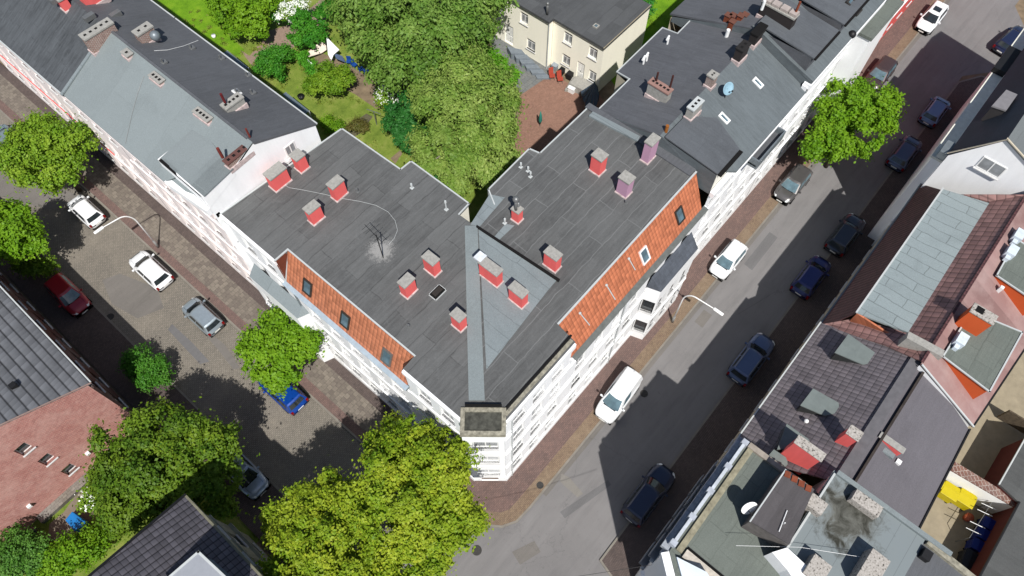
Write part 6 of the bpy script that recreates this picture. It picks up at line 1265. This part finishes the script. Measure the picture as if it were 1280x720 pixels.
def blossom(lb, lob, n1, n2, seed):
    t = tree(lb, lob, LF_MID, n1, .14, seed, cat='flowering shrub', name='shrub', group=GB, trunk=False, clump=.35)
    cx, cy = t.location[:2]; L_ = [(G(l[0], l[1], l[2]).x - cx, G(l[0], l[1], l[2]).y - cy, l[2] + .12, l[3]) for l in lob]
    o = bpy.data.objects.new('blossom', leafmesh('blossom', m_plain('white_petals', srgb(226, 230, 222), .8, var=.05), L_, n2, .12, seed + 1, .3, .75, .8, .05)); link(o, t)
blossom('shrub dotted with white flowers at the edge of the bare soil', [(484, 98, 2.2, .9), (490, 112, 2.2, 1.0), (482, 120, 1.8, .8), (496, 122, 1.8, .7)], 8000, 1500, 61)
blossom('white blossoming shrub beside the broad green one at the top', [(360, 12, 2.2, .7), (368, 20, 2, .7), (352, 20, 2, .5), (375, 8, 2.2, .6)], 2500, 3200, 63)
blossom('pale flowering climber on the wall between the blue cover and the big olive tree', [(112, 628, 1.2, .5), (108, 620, 1.3, .4)], 2500, 260, 65)
# low weeds and tufts scattered over the lawns
def tufts(name, polys, n, size, seed, mat, h=.12):
    rg = np.random.default_rng(seed); pts = []
    for (x0, y0, x1, y1) in polys: pts += [(rg.uniform(x0, x1), rg.uniform(y0, y1), .02, .16) for _ in range(max(6, int((x1 - x0) * (y1 - y0) * .9)))]
    o = bpy.data.objects.new(name, leafmesh(name, mat, pts, n, size, seed, .25, .4, .9, .3)); link(o); o['kind'] = 'stuff'; return o
tufts('grass', [(16.5, 29, 25, 60), (17, 23, 22, 29)], 16000, .09, 71, m_leaf('grass_blades', srgbw(92, 116, 34), srgbw(126, 142, 50), srgbw(156, 164, 84), .4))
tufts('grass', [(44.5, 18.5, 60, 28)], 7000, .08, 72, m_leaf('grass_blades_bright', srgbw(92, 128, 30), srgbw(118, 150, 40), srgbw(140, 170, 56), .4))

# ================================================================== garden and yard things
def garden(name, label, cat, px, py, group=None, z=0.0): p = G(px, py, z); return thing(name, label, cat, (p.x, p.y, z), 0, group)
# white and cream panels of the garden shelter
t = garden('garden_shelter', 'white cloth and cream panelled open garden shelter under the large tree', 'garden shelter', 395, 65)
bs = Vector(t.location)
def gpoly(par, pts, zz, mat, name, th=.05): m = MB(); m.slab([G(x, y, z_) - bs for (x, y), z_ in zip(pts, zz)], th); return m.build(name, mat, par)
gpoly(t, [(379, 70), (407, 46), (408, 62), (402, 66), (382, 72)], [.9, .9, .5, .4, .8], m_plain('cream_board', srgb(214, 200, 188), .8, var=.06), 'cream_panel')
gpoly(t, [(380, 71), (385, 74), (397, 86), (396, 89), (390, 84), (380, 74)], [1.0, 1.0, 1.0, .9, .8, .9], WHM, 'white_panel')
gpoly(t, [(408, 46), (424, 62), (417, 68), (414, 76), (410, 68)], [1.6, 1.3, 1.2, 1.1, 1.2], WHM, 'cloth')
gpoly(t, [(417, 66), (428, 70), (432, 78), (420, 73)], [1.0, .8, .8, .9], m_plain('blue_grey_cloth', srgb(96, 116, 150), .8), 'blue_cloth')
BLU = m_plain('blue_plastic', srgb(40, 90, 176), .4)
for i, (px, py) in enumerate(((437, 81), (444, 85), (452, 90), (459, 93), (463, 89))):
    t = garden('garden_chair', ('blue plastic chair nearest the white cloth shelter', 'blue plastic chair second from the white cloth shelter', 'blue plastic chair in the middle of the row of five by the bare soil', 'blue plastic chair next to the orange pot', 'blue plastic chair pushed behind the others under the tree, near the orange pot')[i], 'garden chair', px, py, 'blue chairs under the large tree')
    m = MB(); m.rbox(0, 0, .40, .45, .42, .42, .6 + i); m.build('seat', BLU, t); m = MB(); m.rbox(.2 * cos(.6 + i), .2 * sin(.6 + i), .45, .85, .05, .42, .6 + i); m.build('backrest', BLU, t)
    for a in range(4): q = .6 + i + pi / 4 + a * pi / 2; m = MB(); m.tube([(.25 * cos(q), .25 * sin(q), 0), (.23 * cos(q), .23 * sin(q), .42)], .02, 6); m.build('leg', BLU, t)
def pot(label, px, py, mat, r=.18, h=.3, z=0.0, name='flower_pot', cat='flower pot'):
    p = G(px, py, z); m = MB(); m.tube([(0, 0, 0), (0, 0, h), (0, 0, h - .03)], [r * .75, r, r * .85], 14, cap=True); o = m.build(name, mat, None, True); o.location = (p.x, p.y, z); tag(o, label, cat); return o
pot('orange pot at the end of the row of blue chairs', 466, 95, m_plain('terracotta', srgb(190, 96, 70), .8), .22, .3)
pot('dark round tub on the lawn behind the left house row', 377, 123, DARKM, .3, .35, name='tub', cat='tub')
pot('white bucket near the edge of the lawn at the upper left', 268, 47, WHM, .2, .3, name='bucket', cat='bucket')
pot('orange bucket in the shade beside the yellow bins', 1207, 648, m_plain('orange_plastic', srgb(214, 110, 76), .5), .28, .5, name='bucket', cat='bucket')
pot('brown tub beside the black barbecue', 60, 681, m_plain('brown_plastic', srgb(124, 60, 48), .6), .28, .4, name='tub', cat='tub')
t = garden('clothes_post', 'grey clothes-line post with crossbar on the small rear lawn', 'clothes post', 471, 156)
m = MB(); m.tube([(0, 0, 0), (0, 0, 1.7)], .04, 8); m.build('post', GREYM, t); m = MB(); m.tube([(-.2, .6, 1.7), (.2, -.7, 1.7)], .035, 8); m.build('crossbar', GREYM, t)
t = garden('clothes_post', 'leaning wooden post beside the pink path at the top', 'clothes post', 326, 48)
m = MB(); m.tube([(0, 0, 0), (-.3, .35, 1.9)], .07, 8); m.build('post', m_plain('grey_wood', srgb(150, 144, 134), .9, var=.2), t)
t = garden('parasol', 'folded teal parasol standing alone on the brick courtyard', 'parasol', 675, 158)
m = MB(); m.tube([(0, 0, 0), (0, 0, .9)], .03, 8); m.build('pole', GREYM, t)
m = MB(); m.tube([(0, 0, .35), (0, 0, .8), (0, 0, 1.4), (0, 0, 1.9)], [.05, .17, .12, .02], 10); m.build('canopy', m_plain('teal_cloth', srgb(56, 148, 134), .8), t, True)
t = garden('bench', 'white garden bench on the terrace beside the pale green shrub', 'bench', 634, 111)
m = MB(); m.rbox(0, 0, .38, .46, 1.5, .55, .75); m.build('seat', WHM, t)
for s_ in (-.6, .6): m = MB(); m.rbox(s_ * cos(.75), s_ * sin(.75), 0, .38, .08, .5, .75); m.build('leg', WHM, t)
# spiral stair top, boxes and planters by the cream house
t = garden('awning', 'dark slate-blue fan shaped awning over the cellar stairs of the cream house', 'awning', 738, 122); bs = Vector(t.location)
hub = G(743, 103, 1.3) - bs; rim = [G(x, y, .9) - bs for x, y in ((726, 114), (728, 123), (731, 130), (736, 137), (742, 137), (747, 129), (749, 118), (747, 108))]
AW = m_plain('slate_blue_sheet', srgb(62, 78, 96), .6)
for a, b in zip(rim[:-1], rim[1:]): m = MB(); k_ = hub.lerp(a, .04); m.slab([hub, a.lerp(b, .02), b.lerp(a, .08) + Vector((0, 0, .06))], .04); m.build('panel', AW, t)
for q in (rim[0], rim[3], rim[6]): m = MB(); m.tube([(q.x, q.y, 0), (q.x, q.y, .9)], .03, 6); m.build('post', DARKM, t)
t = garden('steps', 'pale grey porch landing and steps before the door of the cream house', 'steps', 722, 104); bs = Vector(t.location)
for k, h_ in enumerate((.75, .5, .25)): m = MB(); P = [G(x, y, h_) - bs for x, y in ((712 - k * 3, 104 + k * 4), (722 - k * 3, 94 + k), (746, 106), (735, 116))]; m.prism([(v.x, v.y) for v in P], h_ - .25 if k else 0, h_ - .001 * k); m.build('step', CONC, t)
t = garden('garden_ramp', 'pale blue-grey curved steps at the left part of the cream house', 'steps', 650, 72); bs = Vector(t.location)
for k in range(6):
    x0, y0 = 634 + k * 6.5, 58 + k * 6.2; hh = .75 - k * .12; P = [G(x, y, hh) - bs for x, y in ((x0, y0), (x0 + 18, y0 + 4), (x0 + 22, y0 + 9), (x0 + 5, y0 + 9))]; m = MB(); m.prism([(v.x, v.y) for v in P], 0, hh); m.build('step', m_plain('blue_grey_step', srgb(142, 152, 162), .7), t)
for i, (lb, px, py, mt, sx_, sy_, h_) in enumerate((('dark planter box on the left of the cream house door', 702, 92, DARKM, .9, .4, .5), ('black planter by the porch of the cream house', 712, 98, DARKM, .5, .5, .6), ('white crate beside the cellar awning', 714, 115, WHM, .35, .6, .5), ('pale blue box against the cream house wall', 695, 84, m_plain('pale_blue_box', srgb(160, 170, 180), .6), .9, .5, .45))):
    p = G(px, py); m = MB(); m.rbox(0, 0, 0, h_, sx_, sy_, .1); m.rbox(0, 0, h_, h_ + .04, sx_ + .06, sy_ + .06, .1); o = m.build('planter' if i < 2 else 'crate', mt); o.location = (p.x, p.y, .015); tag(o, lb, 'planter' if i < 2 else 'crate')
RC = m_plain('red_plastic', srgb(196, 84, 66), .5)
for i, (lb, px, py) in enumerate((('red folding garden chair nearest the pale blue box', 690, 99), ('red folding garden chair nearer the black planter', 700, 103))):
    t = garden('garden_chair', lb, 'garden chair', px, py, 'red chairs on the brick courtyard')
    m = MB(); m.rbox(0, 0, .42, .46, .45, .5, .8); m.build('seat', RC, t); m = MB(); m.slab([(-.1, .3, .45), (.3, .1, .45), (.45, .3, 1.0), (.05, .5, 1.0)], .04); m.build('backrest', RC, t)
    for a in range(4): q = .8 + pi / 4 + a * pi / 2; m = MB(); m.tube([(.28 * cos(q), .28 * sin(q), 0), (.25 * cos(q), .25 * sin(q), .42)], .018, 6); m.build('leg', GREYM, t)
p = G(643, 198); pot('yellow bucket at the edge of the courtyard tree', 643, 198, m_plain('yellow_plastic', srgb(206, 196, 30), .5), .3, .6, name='bucket', cat='bucket')
# bins
def bin_(label, px, py, mat, rz, group, w_=1.05, d_=.95, h_=1.1):
    p = G(px, py, h_); t = thing('wheeled_bin', label, 'wheeled bin', (p.x, p.y, 0), rz, group)
    m = MB(); m.prism([(-w_ * .45, -d_ * .42), (w_ * .45, -d_ * .42), (w_ * .45, d_ * .42), (-w_ * .45, d_ * .42)], .12, h_ - .06); m.build('tub', mat, t, bevel=.04)
    m = MB(); m.slab([(-w_ / 2, -d_ / 2, h_ - .02), (w_ / 2, -d_ / 2, h_ - .02), (w_ / 2, d_ * .1, h_ + .06), (-w_ / 2, d_ * .1, h_ + .06)], .06); m.slab([(-w_ / 2, d_ * .1, h_ + .06), (w_ / 2, d_ * .1, h_ + .06), (w_ / 2, d_ / 2, h_), (-w_ / 2, d_ / 2, h_)], .06); l_ = m.build('lid', mat, t, bevel=.02)
    m = MB(); m.tube([(-w_ * .42, d_ * .54, h_ - .05), (w_ * .42, d_ * .54, h_ - .05)], .025, 6); m.build('handle', mat, l_)
    for a in (-1, 1):
        for b in (-1, 1): m = MB(); m.tube([(a * w_ * .36 - .03, b * d_ * .34, .1), (a * w_ * .36 + .03, b * d_ * .34, .1)], .1, 12); m.build('wheel', RUB, t)
YE_ = m_plain('bin_yellow', srgb(226, 206, 20), .45, var=.06); BB = m_plain('bin_blue', srgb(20, 44, 130), .45); BK = m_plain('bin_black', srgb(36, 40, 48), .5)
bin_('yellow wheeled bin on the left of the pair against the white yard wall', 1189, 614, YE_, -pi / 2 + .05, 'yellow bins')
bin_('yellow wheeled bin on the right of the pair against the white yard wall', 1209, 623, YE_, -pi / 2 + .05, 'yellow bins')
bin_('small yellow bin lid by the roof edge left of the pair of yellow bins', 1177, 605, YE_, -pi / 2, 'yellow bins', .5, .6)
for i, (px, py) in enumerate(((1238, 655), (1231, 668), (1224, 682))): bin_(('blue wheeled bin farthest up in the shaded corner of the yard', 'middle blue wheeled bin in the shaded corner of the yard', 'lowest blue wheeled bin in the shaded corner of the yard')[i], px, py, BB, .1, 'blue bins', .75, .8)
bin_('black wheeled bin in the deep shade at the bottom of the yard', 1214, 700, BK, .1, 'black bins', 1.2, .9)
t = garden('washing_frame', 'thin metal drying frame standing between yellow and blue bins', 'drying frame', 1228, 645); bs = Vector(t.location)
m = MB(); m.tube([G(1212, 672, 1.6) - bs, G(1240, 628, 1.6) - bs], .02, 6); 
m.build('rail', GREYM, t)
for x, y in ((1217, 664), (1222, 656), (1231, 641), (1236, 633)): m = MB(); a = G(x, y, 1.6) - bs; m.tube([a + Vector((-.1, .45, 0)), a + Vector((.1, -.45, 0))], .022, 6); m.build('crossbar', WHM, t)
for x, y in ((1212, 672), (1240, 628)): m = MB(); a = G(x, y, 1.6) - bs; m.tube([(a.x, a.y, 0), a], .025, 6); m.build('post', GREYM, t)
# blue cover, barbecue
t = garden('garden_table', 'table under a bright blue tarpaulin on the paving below the brick gable', 'covered table', 92, 652); bs = Vector(t.location)
q = [G(x, y, .8) - bs for x, y in ((81, 650), (90, 639), (107, 652), (103, 658), (93, 664))]
m = MB(); m.prism([(v.x, v.y) for v in q], .25, .8); m.build('tarpaulin', m_plain('blue_tarpaulin', srgb(38, 140, 222), .45, var=.12), t, bevel=.05)
for v in (q[0], q[1], q[2], q[4]): m = MB(); m.tube([(v.x * .8, v.y * .8, 0), (v.x * .8, v.y * .8, .3)], .03, 6); m.build('leg', GREYM, t)
t = garden('barbecue', 'black kettle barbecue trolley in the shade beside the hedge', 'barbecue', 49, 668)
m = MB(); m.ball((0, 0, .85), .35, 14, 8, .8); m.build('kettle', m_plain('gloss_black', srgb(30, 30, 34), .25, .6), t, True); m = MB(); m.box(-.9, -.3, .55, -.2, .3, .62); m.build('side_shelf', DARKM, t)
for a in range(4): q_ = pi / 4 + a * pi / 2; m = MB(); m.tube([(.35 * cos(q_), .35 * sin(q_), 0), (.25 * cos(q_), .25 * sin(q_), .7)], .02, 6); m.build('leg', GREYM, t)
# overhead cable across the junction
m = MB(); a, b = G(815, 706, 10.2), G(340, 770, 9.5); pts = [a.lerp(b, k / 16) - Vector((0, 0, 1.2 * 4 * (k / 16) * (1 - k / 16))) for k in range(17)]; m.tube(pts, .012, 5)
tag(m.build('overhead_cable', DARKM), 'thin overhead cable leaving the white corner building across the junction', 'cable')
